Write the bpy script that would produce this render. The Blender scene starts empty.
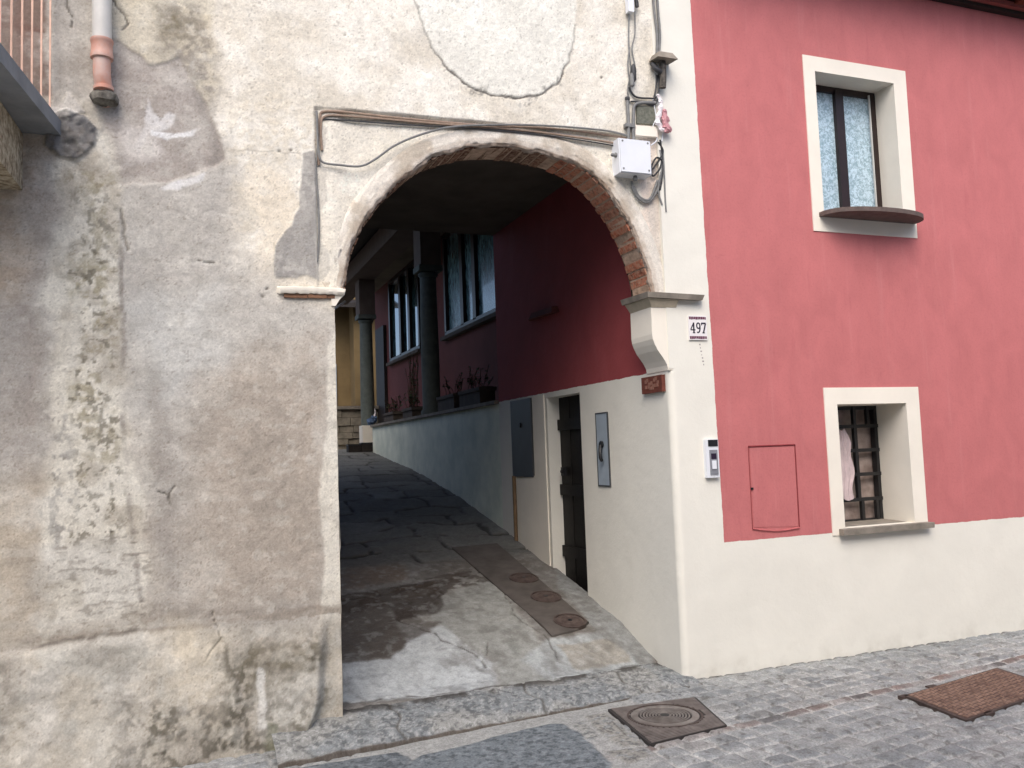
import bpy, bmesh, math, random
import numpy as np
from mathutils import Vector, Matrix
random.seed(7)
sc = bpy.context.scene
COL = sc.collection
# ------------------------------------------------------------------ camera model
YAW, PITCH, ROLL, FPX = 0.3725793562714552, 0.0777564206623856, -0.036416527764099205, 865.418
CAM = np.array([-3.2375945, -5.2395831, 1.6])
def _rot():
    cy, sy = math.cos(YAW), math.sin(YAW); cp, sp = math.cos(PITCH), math.sin(PITCH)
    f = np.array([sy*cp, cy*cp, sp]); r = np.array([cy, -sy, 0.0]); u = np.cross(r, f)
    cr, sr = math.cos(ROLL), math.sin(ROLL)
    return cr*r+sr*u, -sr*r+cr*u, f
R_, U_, F_ = _rot()
def _ray(x, y): return F_ + R_*(x-512)/FPX - U_*(y-384)/FPX
def wp(x, y, Y=0.0):
    """surveyed point of the street facade (plane Y) as (X, Z)"""
    d = _ray(x, y); t = (Y-CAM[1])/d[1]; q = CAM+t*d
    return (float(q[0]), float(q[2]))
def sp_(x, y, X=0.0):
    d = _ray(x, y); t = (X-CAM[0])/d[0]; q = CAM+t*d
    return (float(q[1]), float(q[2]))

# ------------------------------------------------------------------ helpers
def lin(c):
    return tuple(((v/255)/12.92 if v/255 <= .04045 else ((v/255+.055)/1.055)**2.4) for v in c)
def link(o, parent=None):
    COL.objects.link(o)
    if parent is not None: o.parent = parent
    return o
def thing(name, label, cat, loc=(0, 0, 0), group=None):
    o = bpy.data.objects.new(name, None); o.empty_display_size = .1
    o.location = loc; COL.objects.link(o)
    o['label'] = label; o['category'] = cat
    if group: o['group'] = group
    return o
def tag(o, label=None, cat=None, group=None, kind=None):
    if label: o['label'] = label
    if cat: o['category'] = cat
    if group: o['group'] = group
    if kind: o['kind'] = kind
    return o
def obj(name, bm, mat, parent=None, smooth=False, bevel=0, segs=2):
    """bmesh in world coordinates -> ONE object (parent given: rebased on it)"""
    if bevel:
        es = [e for e in bm.edges if len(e.link_faces) == 2 and e.calc_face_angle(0) > .6]
        bmesh.ops.bevel(bm, geom=es, offset=bevel, segments=segs, affect='EDGES', profile=.6)
    bmesh.ops.recalc_face_normals(bm, faces=bm.faces)
    if parent is not None:
        l = Vector(parent.location)
        p = parent.parent
        while p is not None: l += Vector(p.location); p = p.parent
        bmesh.ops.translate(bm, verts=bm.verts, vec=-l)
    me = bpy.data.meshes.new(name); bm.to_mesh(me); bm.free()
    if mat is not None: me.materials.append(mat)
    if smooth:
        for f in me.polygons: f.use_smooth = True
        try: me.set_sharp_from_angle(angle=math.radians(40))
        except Exception: pass
    return link(bpy.data.objects.new(name, me), parent)
def box(bm, x0, x1, y0, y1, z0, z1):
    vs = [bm.verts.new(v) for v in ((x0,y0,z0),(x1,y0,z0),(x1,y1,z0),(x0,y1,z0),(x0,y0,z1),(x1,y0,z1),(x1,y1,z1),(x0,y1,z1))]
    for f in ((0,3,2,1),(4,5,6,7),(0,1,5,4),(1,2,6,5),(2,3,7,6),(3,0,4,7)): bm.faces.new([vs[i] for i in f])
    return vs
def B(*a):
    bm = bmesh.new()
    if a: box(bm, *a)
    return bm
def hexa(bm, pts):
    vs = [bm.verts.new(v) for v in pts]
    for f in ((0,3,2,1),(4,5,6,7),(0,1,5,4),(1,2,6,5),(2,3,7,6),(3,0,4,7)): bm.faces.new([vs[i] for i in f])
    return vs
def quad(bm, *pts):
    return bm.faces.new([bm.verts.new(p) for p in pts])
def smooth_path(pts, n=6):
    P = [Vector(p) for p in pts]
    if len(P) < 3: return P
    out = []
    for i in range(len(P)-1):
        p0 = P[max(i-1, 0)]; p1 = P[i]; p2 = P[i+1]; p3 = P[min(i+2, len(P)-1)]
        for k in range(n):
            t = k/n
            out.append(.5*((2*p1)+(-p0+p2)*t+(2*p0-5*p1+4*p2-p3)*t*t+(-p0+3*p1-3*p2+p3)*t**3))
    out.append(P[-1]); return out
def tube(bm, pts, r, sides=8, n=6, r2=None, smooth=True):
    P = smooth_path(pts, n) if smooth else [Vector(p) for p in pts]
    rings = []
    up = Vector((0, -1, 0.013))
    for i, p in enumerate(P):
        t = (P[min(i+1, len(P)-1)]-P[max(i-1, 0)]).normalized()
        a = t.cross(up)
        if a.length < .05: a = t.cross(Vector((1, 0, 0)))
        a.normalize(); b = a.cross(t).normalized()
        rr = r if r2 is None else r+(r2-r)*i/(len(P)-1)
        rings.append([bm.verts.new(p+(a*math.cos(2*math.pi*k/sides)+b*math.sin(2*math.pi*k/sides))*rr) for k in range(sides)])
    for A, C in zip(rings, rings[1:]):
        for k in range(sides): bm.faces.new((A[k], A[(k+1) % sides], C[(k+1) % sides], C[k]))
    bm.faces.new(rings[0][::-1]); bm.faces.new(rings[-1])
def lathe(bm, c, prof, sides=24, axis='Z', caps=True):
    rings = []
    for (r, h) in prof:
        ring = []
        for k in range(sides):
            a = 2*math.pi*k/sides; x, y = r*math.cos(a), r*math.sin(a)
            if axis == 'Z': v = (c[0]+x, c[1]+y, c[2]+h)
            elif axis == 'Y': v = (c[0]+x, c[1]+h, c[2]+y)
            else: v = (c[0]+h, c[1]+x, c[2]+y)
            ring.append(bm.verts.new(v))
        rings.append(ring)
    for A, C in zip(rings, rings[1:]):
        for k in range(sides): bm.faces.new((A[k], A[(k+1) % sides], C[(k+1) % sides], C[k]))
    if caps: bm.faces.new(rings[0][::-1]); bm.faces.new(rings[-1])
def prism_xz(bm, poly, y0, y1):
    """polygon (X,Z) given a thickness along Y"""
    a = [bm.verts.new((x, y0, z)) for x, z in poly]; b = [bm.verts.new((x, y1, z)) for x, z in poly]
    bm.faces.new(a); bm.faces.new(b[::-1]); n = len(a)
    for i in range(n): bm.faces.new((a[i], b[i], b[(i+1) % n], a[(i+1) % n]))
def prism_yz(bm, poly, x0, x1):
    a = [bm.verts.new((x0, y, z)) for y, z in poly]; b = [bm.verts.new((x1, y, z)) for y, z in poly]
    bm.faces.new(a); bm.faces.new(b[::-1]); n = len(a)
    for i in range(n): bm.faces.new((a[i], b[i], b[(i+1) % n], a[(i+1) % n]))
def frame_ring(bm, ox0, ox1, oz0, oz1, ix0, ix1, iz0, iz1, y0, y1):
    O = [(ox0,oz0),(ox1,oz0),(ox1,oz1),(ox0,oz1)]; I = [(ix0,iz0),(ix1,iz0),(ix1,iz1),(ix0,iz1)]
    v = {}
    for n, L in (('O', O), ('I', I)):
        for y in (y0, y1): v[n, y] = [bm.verts.new((x, y, z)) for x, z in L]
    for i in range(4):
        j = (i+1) % 4
        bm.faces.new((v['O', y0][i], v['O', y0][j], v['I', y0][j], v['I', y0][i]))
        bm.faces.new((v['O', y1][i], v['I', y1][i], v['I', y1][j], v['O', y1][j]))
        bm.faces.new((v['O', y0][i], v['O', y1][i], v['O', y1][j], v['O', y0][j]))
        bm.faces.new((v['I', y0][i], v['I', y0][j], v['I', y1][j], v['I', y1][i]))

# ------------------------------------------------------------------ numpy noise
_T = np.random.RandomState(3).rand(256, 256)
def vnoise(x, y, s=0):
    xi = np.floor(x).astype(int); yi = np.floor(y).astype(int); fx = x-xi; fy = y-yi
    fx = fx*fx*(3-2*fx); fy = fy*fy*(3-2*fy)
    g = lambda a, b: _T[(a+s*37) % 256, (b+s*91) % 256]
    return (g(xi, yi)*(1-fx)+g(xi+1, yi)*fx)*(1-fy)+(g(xi, yi+1)*(1-fx)+g(xi+1, yi+1)*fx)*fy
def fbm(x, y, f=1., o=4, s=0):
    r = 0; a = .5; t = 0
    for i in range(o):
        r = r+a*vnoise(x*f+i*7.3, y*f+i*3.1, s+i); t += a; a *= .5; f *= 2.03
    return r/t
def ss(e0, e1, x):
    t = np.clip((x-e0)/(e1-e0), 0, 1); return t*t*(3-2*t)
def sdpoly(px, py, poly):
    """signed distance, negative inside"""
    d = np.full(px.shape, 1e9); ins = np.zeros(px.shape, bool); n = len(poly)
    for i in range(n):
        ax, ay = poly[i]; bx, by = poly[(i+1) % n]
        ex, ey = bx-ax, by-ay; wx, wy = px-ax, py-ay
        t = np.clip((wx*ex+wy*ey)/(ex*ex+ey*ey+1e-12), 0, 1)
        d = np.minimum(d, (wx-ex*t)**2+(wy-ey*t)**2)
        c = ((ay > py) != (by > py)) & (px < (bx-ax)*(py-ay)/((by-ay) if by != ay else 1e-9)+ax)
        ins ^= c
    d = np.sqrt(d); return np.where(ins, -d, d)
def sdline(px, py, pts):
    d = np.full(px.shape, 1e9)
    for (ax, ay), (bx, by) in zip(pts, pts[1:]):
        ex, ey = bx-ax, by-ay; wx, wy = px-ax, py-ay
        t = np.clip((wx*ex+wy*ey)/(ex*ex+ey*ey+1e-12), 0, 1)
        d = np.minimum(d, (wx-ex*t)**2+(wy-ey*t)**2)
    return np.sqrt(d)
def mixc(C, m, c): return C+(np.array(lin(c))-C)*m[..., None]

def grid_object(name, V, C, keep, mat, parent=None, smooth=True):
    """V (n,m,3), C (n,m,3), keep (n-1,m-1) faces kept"""
    n, m, _ = V.shape
    idx = np.arange(n*m).reshape(n, m)
    F = np.stack([idx[:-1, :-1], idx[1:, :-1], idx[1:, 1:], idx[:-1, 1:]], -1)[keep]
    used = np.unique(F); rem = -np.ones(n*m, int); rem[used] = np.arange(len(used)); F = rem[F]
    co = V.reshape(-1, 3)[used]; cc = C.reshape(-1, 3)[used]
    me = bpy.data.meshes.new(name)
    me.vertices.add(len(co)); me.vertices.foreach_set('co', co.astype(np.float32).ravel())
    me.loops.add(F.size); me.loops.foreach_set('vertex_index', F.astype(np.int32).ravel())
    me.polygons.add(len(F)); me.polygons.foreach_set('loop_start', np.arange(0, F.size, 4, dtype=np.int32))
    me.polygons.foreach_set('loop_total', np.full(len(F), 4, np.int32))
    me.update(calc_edges=True)
    a = me.color_attributes.new('Col', 'FLOAT_COLOR', 'POINT')
    a.data.foreach_set('color', np.concatenate([np.clip(cc, 0.005, .9), np.ones((len(cc), 1))], 1).astype(np.float32).ravel())
    if smooth: me.polygons.foreach_set('use_smooth', np.ones(len(F), bool))
    me.materials.append(mat)
    return link(bpy.data.objects.new(name, me), parent)

# ------------------------------------------------------------------ materials
class NT:
    def __init__(s, name):
        s.m = bpy.data.materials.new(name); s.m.use_nodes = True; s.t = s.m.node_tree; s.n = s.t.nodes
        s.b = s.n['Principled BSDF']; s.tc = s.n.new('ShaderNodeTexCoord').outputs['Object']
    def L(s, a, b): s.t.links.new(a, b)
    def noise(s, scale, detail=4, rough=.6, vec=None, dist=0):
        n = s.n.new('ShaderNodeTexNoise'); n.inputs['Scale'].default_value = scale
        n.inputs['Detail'].default_value = detail; n.inputs['Roughness'].default_value = rough
        n.inputs['Distortion'].default_value = dist
        s.L(vec or s.tc, n.inputs['Vector']); return n.outputs['Fac']
    def mapv(s, scale, loc=(0, 0, 0), rot=(0, 0, 0)):
        n = s.n.new('ShaderNodeMapping'); n.inputs['Scale'].default_value = scale; n.inputs['Location'].default_value = loc
        n.inputs['Rotation'].default_value = rot
        s.L(s.tc, n.inputs['Vector']); return n.outputs['Vector']
    def ramp(s, fac, stops):
        n = s.n.new('ShaderNodeValToRGB'); e = n.color_ramp.elements
        while len(e) < len(stops): e.new(.5)
        for el, (p, c) in zip(e, stops):
            el.position = p; el.color = (*((c,)*3 if isinstance(c, (int, float)) else c), 1)
        s.L(fac, n.inputs['Fac']); return n.outputs['Color']
    def mix(s, fac, a, b, mode='MIX'):
        n = s.n.new('ShaderNodeMix'); n.data_type = 'RGBA'; n.blend_type = mode
        for sock, v in ((n.inputs['Factor'], fac), (n.inputs['A'], a), (n.inputs['B'], b)):
            if isinstance(v, (int, float)): sock.default_value = v
            elif isinstance(v, tuple): sock.default_value = (*v, 1)
            else: s.L(v, sock)
        return n.outputs['Result']
    def math(s, op, a, b=0., c=0.):
        n = s.n.new('ShaderNodeMath'); n.operation = op
        for i, v in enumerate((a, b, c)):
            if isinstance(v, (int, float)): n.inputs[i].default_value = v
            else: s.L(v, n.inputs[i])
        return n.outputs[0]
    def sep(s):
        n = s.n.new('ShaderNodeSeparateXYZ'); s.L(s.tc, n.inputs[0]); return n.outputs
    def bump(s, h, strength=.3, dist=.01, prev=None):
        n = s.n.new('ShaderNodeBump'); n.inputs['Strength'].default_value = strength; n.inputs['Distance'].default_value = dist
        s.L(h, n.inputs['Height'])
        if prev is not None: s.L(prev, n.inputs['Normal'])
        s.L(n.outputs[0], s.b.inputs['Normal']); return n.outputs[0]
    def col(s, c):
        if isinstance(c, tuple): s.b.inputs['Base Color'].default_value = (*c, 1)
        else: s.L(c, s.b.inputs['Base Color'])
    def set(s, rough=.8, spec=.3, metal=0.):
        s.b.inputs['Roughness'].default_value = rough; s.b.inputs['Specular IOR Level'].default_value = spec
        s.b.inputs['Metallic'].default_value = metal
def simple(name, c, rough=.7, spec=.3, metal=0., var=.25, scale=12, bump=.15, bscale=60, dark=None, bdist=.004):
    t = NT(name); c = lin(c); d = tuple(v*(1-var) for v in c) if dark is None else lin(dark)
    t.col(t.mix(t.ramp(t.noise(scale, 6), [(.35, 0.), (.65, 1.)]), d, c)); t.set(rough, spec, metal)
    if bump: t.bump(t.noise(bscale, 5), bump, bdist)
    return t.m
def attr_mat(name, rough=.9, fine=90, fs=.14, bump=.5, bdist=.004, spec=.2, speck=None):
    t = NT(name); a = t.n.new('ShaderNodeAttribute'); a.attribute_name = 'Col'
    c = a.outputs['Color']
    c = t.mix(1., c, t.ramp(t.noise(fine, 5, .7), [(.25, 1-fs), (.75, 1+fs*.6)]), 'MULTIPLY')
    c = t.mix(1., c, t.ramp(t.noise(fine*.2, 5, .7, dist=.4), [(.25, 1-fs*.6), (.75, 1+fs*.3)]), 'MULTIPLY')
    if speck: c = t.mix(t.ramp(t.noise(speck, 3, .8), [(.62, 0.), (.70, .55)]), c, (.02, .02, .02))
    t.col(c); t.set(rough, spec)
    n = t.bump(t.noise(22, 7, .65, dist=.3), bump, bdist*3)
    t.bump(t.noise(fine*1.6, 4, .7), bump, bdist, n)
    return t.m
M = {}
M['wall'] = attr_mat('old_plaster', fs=.24, bump=.48, bdist=.004)
M['street'] = attr_mat('paving_stone', rough=.75, fine=90, fs=.5, bump=.6, bdist=.004)
M['ramp'] = attr_mat('ramp_concrete', rough=.8, fine=80, fs=.3, bump=.6)
M['kerb'] = attr_mat('granite', rough=.85, fine=110, fs=.4, bump=.6)

CREAM = lin((230, 227, 215)); RED = lin((190, 113, 112))
def house_paint(name, axis):
    t = NT(name); o = t.sep()
    n = t.math('MULTIPLY', t.math('SUBTRACT', t.noise(9, 4), .5), .02)
    if axis == 'F':
        # cream pilaster leans slightly, dado below .905
        fx = t.math('GREATER_THAN', t.math('ADD', o[0], n), .385)
        bx = t.math('ADD', t.math('MULTIPLY', o[2], .0095), o[0])
        fx = t.math('GREATER_THAN', t.math('ADD', bx, n), .386)
        fz = t.math('GREATER_THAN', t.math('ADD', o[2], n), .905)
    else:
        fx = t.math('GREATER_THAN', t.math('ADD', o[1], n), .3)
        fz = t.math('GREATER_THAN', t.math('ADD', o[2], n), 2.135)
    f = t.math('MULTIPLY', fx, fz)
    streak = t.noise(3.2, 5, .6, t.mapv((1.4, 1, .9)), .5)
    red = t.mix(t.ramp(streak, [(.3, 0.), (.7, 1.)]), tuple(v*.90 for v in RED), tuple(min(1, v*1.05) for v in RED))
    red = t.mix(t.ramp(t.noise(1.3, 4, .5, t.mapv((1, 1, .6))), [(.48, 0.), (.75, .28)]), red, lin((196, 118, 118)))
    red = t.mix(t.ramp(t.noise(60, 4), [(.3, .12), (.5, 0.)]), red, lin((110, 45, 50)))
    red = t.mix(t.ramp(t.noise(2.2, 6, .7, t.mapv((4.5, 1, .35)), .3), [(.56, 0.), (.74, .30)]), red, lin((206, 142, 140)))
    red = t.mix(t.ramp(t.noise(3.1, 6, .7, t.mapv((3.5, 1, .5), (4, 0, 2)), .3), [(.58, 0.), (.76, .30)]), red, lin((158, 82, 86)))
    cr = t.mix(t.ramp(t.noise(2.5, 5, .6, dist=.4), [(.3, 0.), (.7, 1.)]), tuple(v*.93 for v in CREAM), CREAM)
    # splash dirt close to the pavement
    base = 0.0
    dirt = t.math('MULTIPLY', t.ramp(o[2], [(.0, 1.), (.16, 0.)]), t.ramp(t.noise(7, 5), [(.45, 0.), (.75, .3)]))
    if axis == 'F': cr = t.mix(dirt, cr, lin((150, 140, 122)))
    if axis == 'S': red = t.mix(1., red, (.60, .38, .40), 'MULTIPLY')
    t.col(t.mix(f, cr, red)); t.set(.85, .25)
    b = t.bump(t.noise(5, 5, .6), .35, .02)
    b = t.bump(t.noise(130, 3, .6, t.mapv((1, 1, .45))), .35, .003, b)
    t.bump(f, .5, .003, b)
    return t.m
M['paint_front'] = house_paint('house_paint_street', 'F')
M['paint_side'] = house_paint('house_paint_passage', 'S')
M['cream'] = simple('cream_render', (236, 229, 214), .85, .25, var=.07, scale=3, bump=.3, bscale=110)
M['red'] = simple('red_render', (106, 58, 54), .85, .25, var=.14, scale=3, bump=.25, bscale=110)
M['stone'] = simple('grey_stone', (148, 140, 128), .85, .2, var=.35, scale=9, bump=.5, bscale=45)
M['sill_brown'] = simple('brown_stone', (106, 92, 86), .75, .3, var=.35, scale=14, bump=.5, bscale=50)
M['slab_grey'] = simple('balcony_slab_stone', (140, 143, 146), .8, .3, var=.25, scale=7, bump=.4, bscale=60)
M['bracket'] = simple('bracket_granite', (196, 184, 160), .9, .2, scale=30, bump=.7, bscale=35, dark=(120, 104, 82))
M['bar'] = simple('baluster_paint', (232, 190, 165), .45, .5, var=.2, scale=20, bump=.1)
M['pvc_grey'] = simple('pvc_grey', (205, 203, 196), .45, .4, var=.12, scale=8, bump=.1, bscale=30)
M['pvc_orange'] = simple('pvc_terracotta', (204, 144, 122), .5, .4, scale=9, bump=.15, bscale=30, dark=(198, 172, 160))
M['rust_iron'] = simple('rusty_iron', (128, 92, 72), .8, .4, scale=16, bump=.5, bscale=60, dark=(86, 56, 42))
M['cast_iron'] = simple('cast_iron', (104, 96, 92), .6, .5, metal=.2, scale=14, bump=.4, bscale=70, dark=(66, 58, 54))
M['cast_dark'] = simple('worn_cast_iron', (84, 72, 66), .7, .4, scale=14, bump=.4, bscale=70, dark=(56, 44, 40))
M['darkwood'] = simple('dark_wood', (44, 38, 34), .6, .3, var=.4, scale=20, bump=.3, bscale=40)
M['brownwood'] = simple('brown_window_frame', (44, 30, 28), .4, .4, var=.25, scale=18, bump=.15)
M['grey_metal'] = simple('grey_paint_metal', (70, 72, 74), .5, .4, var=.15, scale=6, bump=.1)
M['blue_metal'] = simple('pale_blue_metal', (160, 172, 182), .4, .5, var=.12, scale=9, bump=.1)
M['black'] = simple('black_plastic', (28, 28, 30), .45, .5, var=.2, bump=.1)
M['cable_grey'] = simple('grey_cable', (128, 128, 126), .6, .4, var=.3, scale=30, bump=.2)
M['cable_tan'] = simple('tan_cable', (160, 138, 120), .6, .4, var=.3, scale=30, bump=.2)
M['cable_dark'] = simple('dark_cable', (66, 66, 68), .55, .4, var=.3, scale=30, bump=.2)
M['white_plastic'] = simple('white_plastic', (226, 229, 233), .45, .4, var=.06, scale=6, bump=.05)
M['white_wrap'] = simple('white_wrap', (235, 228, 228), .5, .4, var=.1, scale=40, bump=.5, bscale=60)
M['pink_wrap'] = simple('pink_wrap', (196, 142, 146), .5, .4, var=.2, scale=40, bump=.5, bscale=60)
M['pale_render'] = simple('whitewash', (236, 240, 222), .85, .25, scale=2.6, bump=.3, bscale=60, dark=(206, 214, 198))
M['terracotta'] = simple('red_brown_tile', (112, 62, 50), .7, .3, var=.3, scale=20, bump=.4)
M['tile_white'] = simple('glazed_tile', (232, 228, 226), .3, .5, var=.04, bump=0)
M['ink'] = simple('ink', (44, 34, 52), .5, .3, var=.2, bump=0)
M['ink_purple'] = simple('ink_purple', (108, 62, 84), .5, .3, var=.25, scale=60, bump=0)
M['pale_mark'] = simple('pale_mark', (150, 108, 92), .7, .3, var=.3, scale=60, bump=0)
M['faint_mark'] = simple('faint_mark', (168, 162, 158), .8, .3, var=.2, scale=60, bump=0)
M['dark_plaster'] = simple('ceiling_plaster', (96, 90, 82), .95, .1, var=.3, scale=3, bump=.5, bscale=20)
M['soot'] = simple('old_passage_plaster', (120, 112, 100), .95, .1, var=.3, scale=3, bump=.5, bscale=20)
M['column'] = simple('column_granite', (92, 98, 92), .8, .3, var=.25, scale=12, bump=.4)
M['pier'] = simple('pier_render', (104, 92, 84), .9, .2, var=.2, scale=6, bump=.3)
M['yellow'] = simple('ochre_render', (116, 98, 68), .9, .2, var=.25, scale=2, bump=.3)
M['drystone'] = simple('drystone', (150, 142, 126), .9, .2, var=.5, scale=5, bump=.8, bscale=8)
M['tile_roof'] = simple('roof_tile', (120, 66, 50), .85, .2, var=.4, scale=8, bump=.5)
M['eave'] = simple('eave_wood', (104, 50, 44), .7, .3, var=.3, scale=8, bump=.3)
M['eave_trim'] = simple('eave_trim', (150, 84, 78), .7, .3, var=.2, scale=8, bump=.2)
M['leaf'] = simple('leaf', (62, 84, 48), .6, .4, var=.5, scale=30, bump=0)
M['twig'] = simple('twig', (78, 62, 48), .9, .2, bump=0)
M['soil'] = simple('soil', (52, 42, 34), .95, .1, bump=.5)
M['trough'] = simple('weathered_trough', (92, 84, 76), .9, .2, var=.3, scale=8, bump=.4)
M['cloth'] = simple('pale_cloth', (214, 196, 196), .95, .1, var=.2, scale=10, bump=.2)
M['blue_cloth'] = simple('blue_cloth', (92, 112, 140), .9, .1, var=.4, scale=30, bump=.3)
M['field'] = simple('distant_ground', (130, 128, 122), .95, .1, var=.3, scale=.8, bump=.2)
M['dust_glass'] = simple('dusty_pane', (176, 160, 150), .35, .5, scale=9, bump=.2, dark=(128, 112, 104))
def glass(name, c1, c2, rough, scale, bump, stretch=(1, 1, 1), spec=.8, bd=.01):
    t = NT(name); v = t.mapv(stretch)
    t.col(t.mix(t.ramp(t.noise(scale, 3, .6, v, 1.2), [(.42, 0.), (.58, 1.)]), lin(c1), lin(c2)))
    t.set(rough, spec); t.b.inputs['IOR'].default_value = 1.5
    t.b.inputs['Coat Weight'].default_value = .3
    t.bump(t.noise(scale, 3, .6, v, 1.2), bump, bd)
    return t.m
M['frosted'] = glass('patterned_glass', (140, 168, 178), (198, 220, 230), .3, 38, .5)
M['loggia_glass'] = glass('loggia_glass', (28, 44, 46), (60, 88, 92), .06, 4, .01, spec=1.)
M['curtained'] = glass('curtained_glass', (58, 84, 88), (122, 156, 160), .22, 9, .1, (1, 2.5, .5))

# ------------------------------------------------------------------ arch curve (surveyed on the wall)
arch_px = [(341,300),(345,290),(350,262),(362,232),(380,205),(400,183),(430,160),(460,150),(480,147),(520,148),(560,157),(590,173),(615,200),(635,235),(648,270),(653,295),(655,304)]
AR = [Vector((a, 0, b)) for a, b in (wp(*q) for q in arch_px)]
AR[0].x = -2.335; AR[-1].x = -.10
ARC = smooth_path(AR, 8)
arc_xz = [(v.x, v.z) for v in ARC]
# resample by arc length
_s = [0]
for a, b in zip(ARC, ARC[1:]): _s.append(_s[-1]+(b-a).length)
ALEN = _s[-1]
def arc_at(s):
    x = float(np.interp(s, _s, [v.x for v in ARC])); z = float(np.interp(s, _s, [v.z for v in ARC]))
    x2 = float(np.interp(min(s+.04, ALEN), _s, [v.x for v in ARC])); z2 = float(np.interp(min(s+.04, ALEN), _s, [v.z for v in ARC]))
    x1 = float(np.interp(max(s-.04, 0), _s, [v.x for v in ARC])); z1 = float(np.interp(max(s-.04, 0), _s, [v.z for v in ARC]))
    t = Vector((x2-x1, 0, z2-z1)).normalized()
    return Vector((x, 0, z)), Vector((-t.z, 0, t.x))     # point, outward normal
OPEN = [(-2.33, -1.), (-2.33, 2.6)]+arc_xz+[(-.10, 2.6), (-.10, -1.)]

# ------------------------------------------------------------------ the old plastered wall
def wall_colour(X, Z):
    """weathered plaster: patches, stains and repairs in wall metres; returns colour and relief (towards the street)"""
    P = lambda pts: [wp(*q) for q in pts]
    wx = X+(fbm(X, Z, 5, 4, 11)-.5)*.16+(fbm(X, Z, 24, 3, 12)-.5)*.03
    wz = Z+(fbm(X, Z, 5, 4, 13)-.5)*.16+(fbm(X, Z, 24, 3, 14)-.5)*.03
    fx = X+(fbm(X, Z, 18, 4, 15)-.5)*.03; fz = Z+(fbm(X, Z, 18, 4, 16)-.5)*.03
    big = fbm(X, Z, 1.1, 4, 1); mid = fbm(X, Z, 4.5, 5, 2); fine = fbm(X, Z, 30, 4, 3); vfine = fbm(X, Z, 75, 3, 5)
    streak = fbm(X*5, Z*.6, 2.2, 4, 6); hor = fbm(X*.8, Z*6, 3, 4, 7)
    C = np.ones(X.shape+(3,))*np.array(lin((178, 170, 160)))
    C = mixc(C, ss(.42, .62, big)*.8, (188, 184, 178)); C = mixc(C, ss(.5, .3, big)*.7, (170, 155, 138))
    rel = (mid-.5)*.012+(big-.5)*.02
    def lay(pts, c, soft=.02, warp='w', op=1., mod=None, r=0.):
        nonlocal C, rel
        a, b = {'w': (wx, wz), 'f': (fx, fz), 'n': (X, Z)}[warp]
        m = ss(soft, -soft, sdpoly(a, b, P(pts)))
        mm = m*op if mod is None else m*op*mod
        C = mixc(C, mm, c); rel = rel+m*r
        return m
    # pale lime plaster of the upper right
    pale = lay([(207,-60),(720,-60),(720,330),(345,316),(272,302),(235,268),(222,225),(238,165),(214,110),(196,70)], (214,207,195), .10)
    C = mixc(C, pale*ss(.45, .7, mid)*.75, (226,221,212)); C = mixc(C, pale*ss(.55, .35, mid)*.35, (196,186,170))
    lay([(225,90),(320,100),(312,300),(270,298),(225,240)], (204,194,176), .08, op=.5, mod=ss(.45, .6, fine))
    lay([(250,170),(300,170),(300,225),(250,290)], (228,216,198), .05, op=.6)
    # grey smooth renders
    lay([(112,178),(228,168),(238,262),(330,316),(330,640),(160,640),(148,400),(118,300)], (178,173,167), .12, op=.9)
    lay([(122,300),(222,285),(232,378),(150,408)], (192,190,186), .10, op=.9)
    lay([(195,370),(328,325),(328,610),(182,610)], (172,160,148), .13, op=.8)
    lay([(240,430),(328,400),(328,560),(250,560)], (164,152,140), .15, op=.35)
    lay([(150,380),(165,378),(172,440),(185,560),(170,600),(150,500)], (146,138,131), .05, op=.55)
    # left side
    lay([(-400,100),(44,100),(52,215),(30,310),(-400,330)], (176,156,136), .10, op=.7)
    lay([(-400,325),(40,300),(50,420),(28,500),(-400,500)], (168,162,157), .10, op=.8)
    lay([(-400,500),(40,480),(46,640),(-400,660)], (180,168,152), .10, op=.8)
    lay([(30,180),(60,190),(42,280),(38,420),(22,440),(30,300)], (150,138,130), .05, op=.5)
    # mottled cream at top
    lay([(106,-60),(222,-60),(216,60),(204,112),(182,82),(150,58),(112,38)], (200,190,170), .04)
    lay([(44,-60),(106,-60),(106,90),(60,108),(44,60)], (172,166,158), .05); lay([(-200,-200),(46,-200),(44,100),(-200,120)], (112,90,82), .02)
    lay([(150,8),(205,5),(217,55),(213,108),(192,84),(160,48)], (138,131,124), .06, op=.85, mod=.35+.65*ss(.36, .6, fine))
    lay([(152,8),(180,6),(182,30),(168,42),(155,30)], (104,96,80), .05, op=.8, mod=ss(.36, .6, fbm(X, Z, 22, 4, 43)))
    lay([(150,6),(215,10),(200,50),(160,50)], (140,130,104), .09, op=.35, mod=ss(.45, .65, fine))
    # the grey patch with a crisp rim
    grey = lay([(104,38),(122,42),(150,64),(181,58),(201,96),(221,138),(224,160),(202,172),(168,182),(120,184),(100,140)], (166,158,152), .008, 'f', r=-.008)
    lay([(190,85),(201,92),(223,142),(225,162),(205,170),(212,150),(200,115)], (138,131,126), .02, 'f', op=.75)
    lay([(120,120),(150,118),(150,150),(125,160)], (184,176,168), .05, op=.6)
    # vertical pale strip below the downpipe
    strip = lay([(52,96),(100,108),(118,200),(122,330),(132,470),(148,560),(150,640),(44,642),(42,500),(52,420),(46,300),(60,200)], (214,208,196), .035, op=.95)
    C = mixc(C, strip*ss(.5, .64, fbm(X, Z, 9, 5, 21))*.55, (160,150,136))
    lay([(80,170),(108,170),(116,300),(112,470),(80,480),(74,330)], (142,132,106), .06, op=.7, mod=ss(.46, .62, fbm(X, Z, 30, 4, 22)*.7+.3*fbm(X, Z, 9, 3, 28)))
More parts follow.
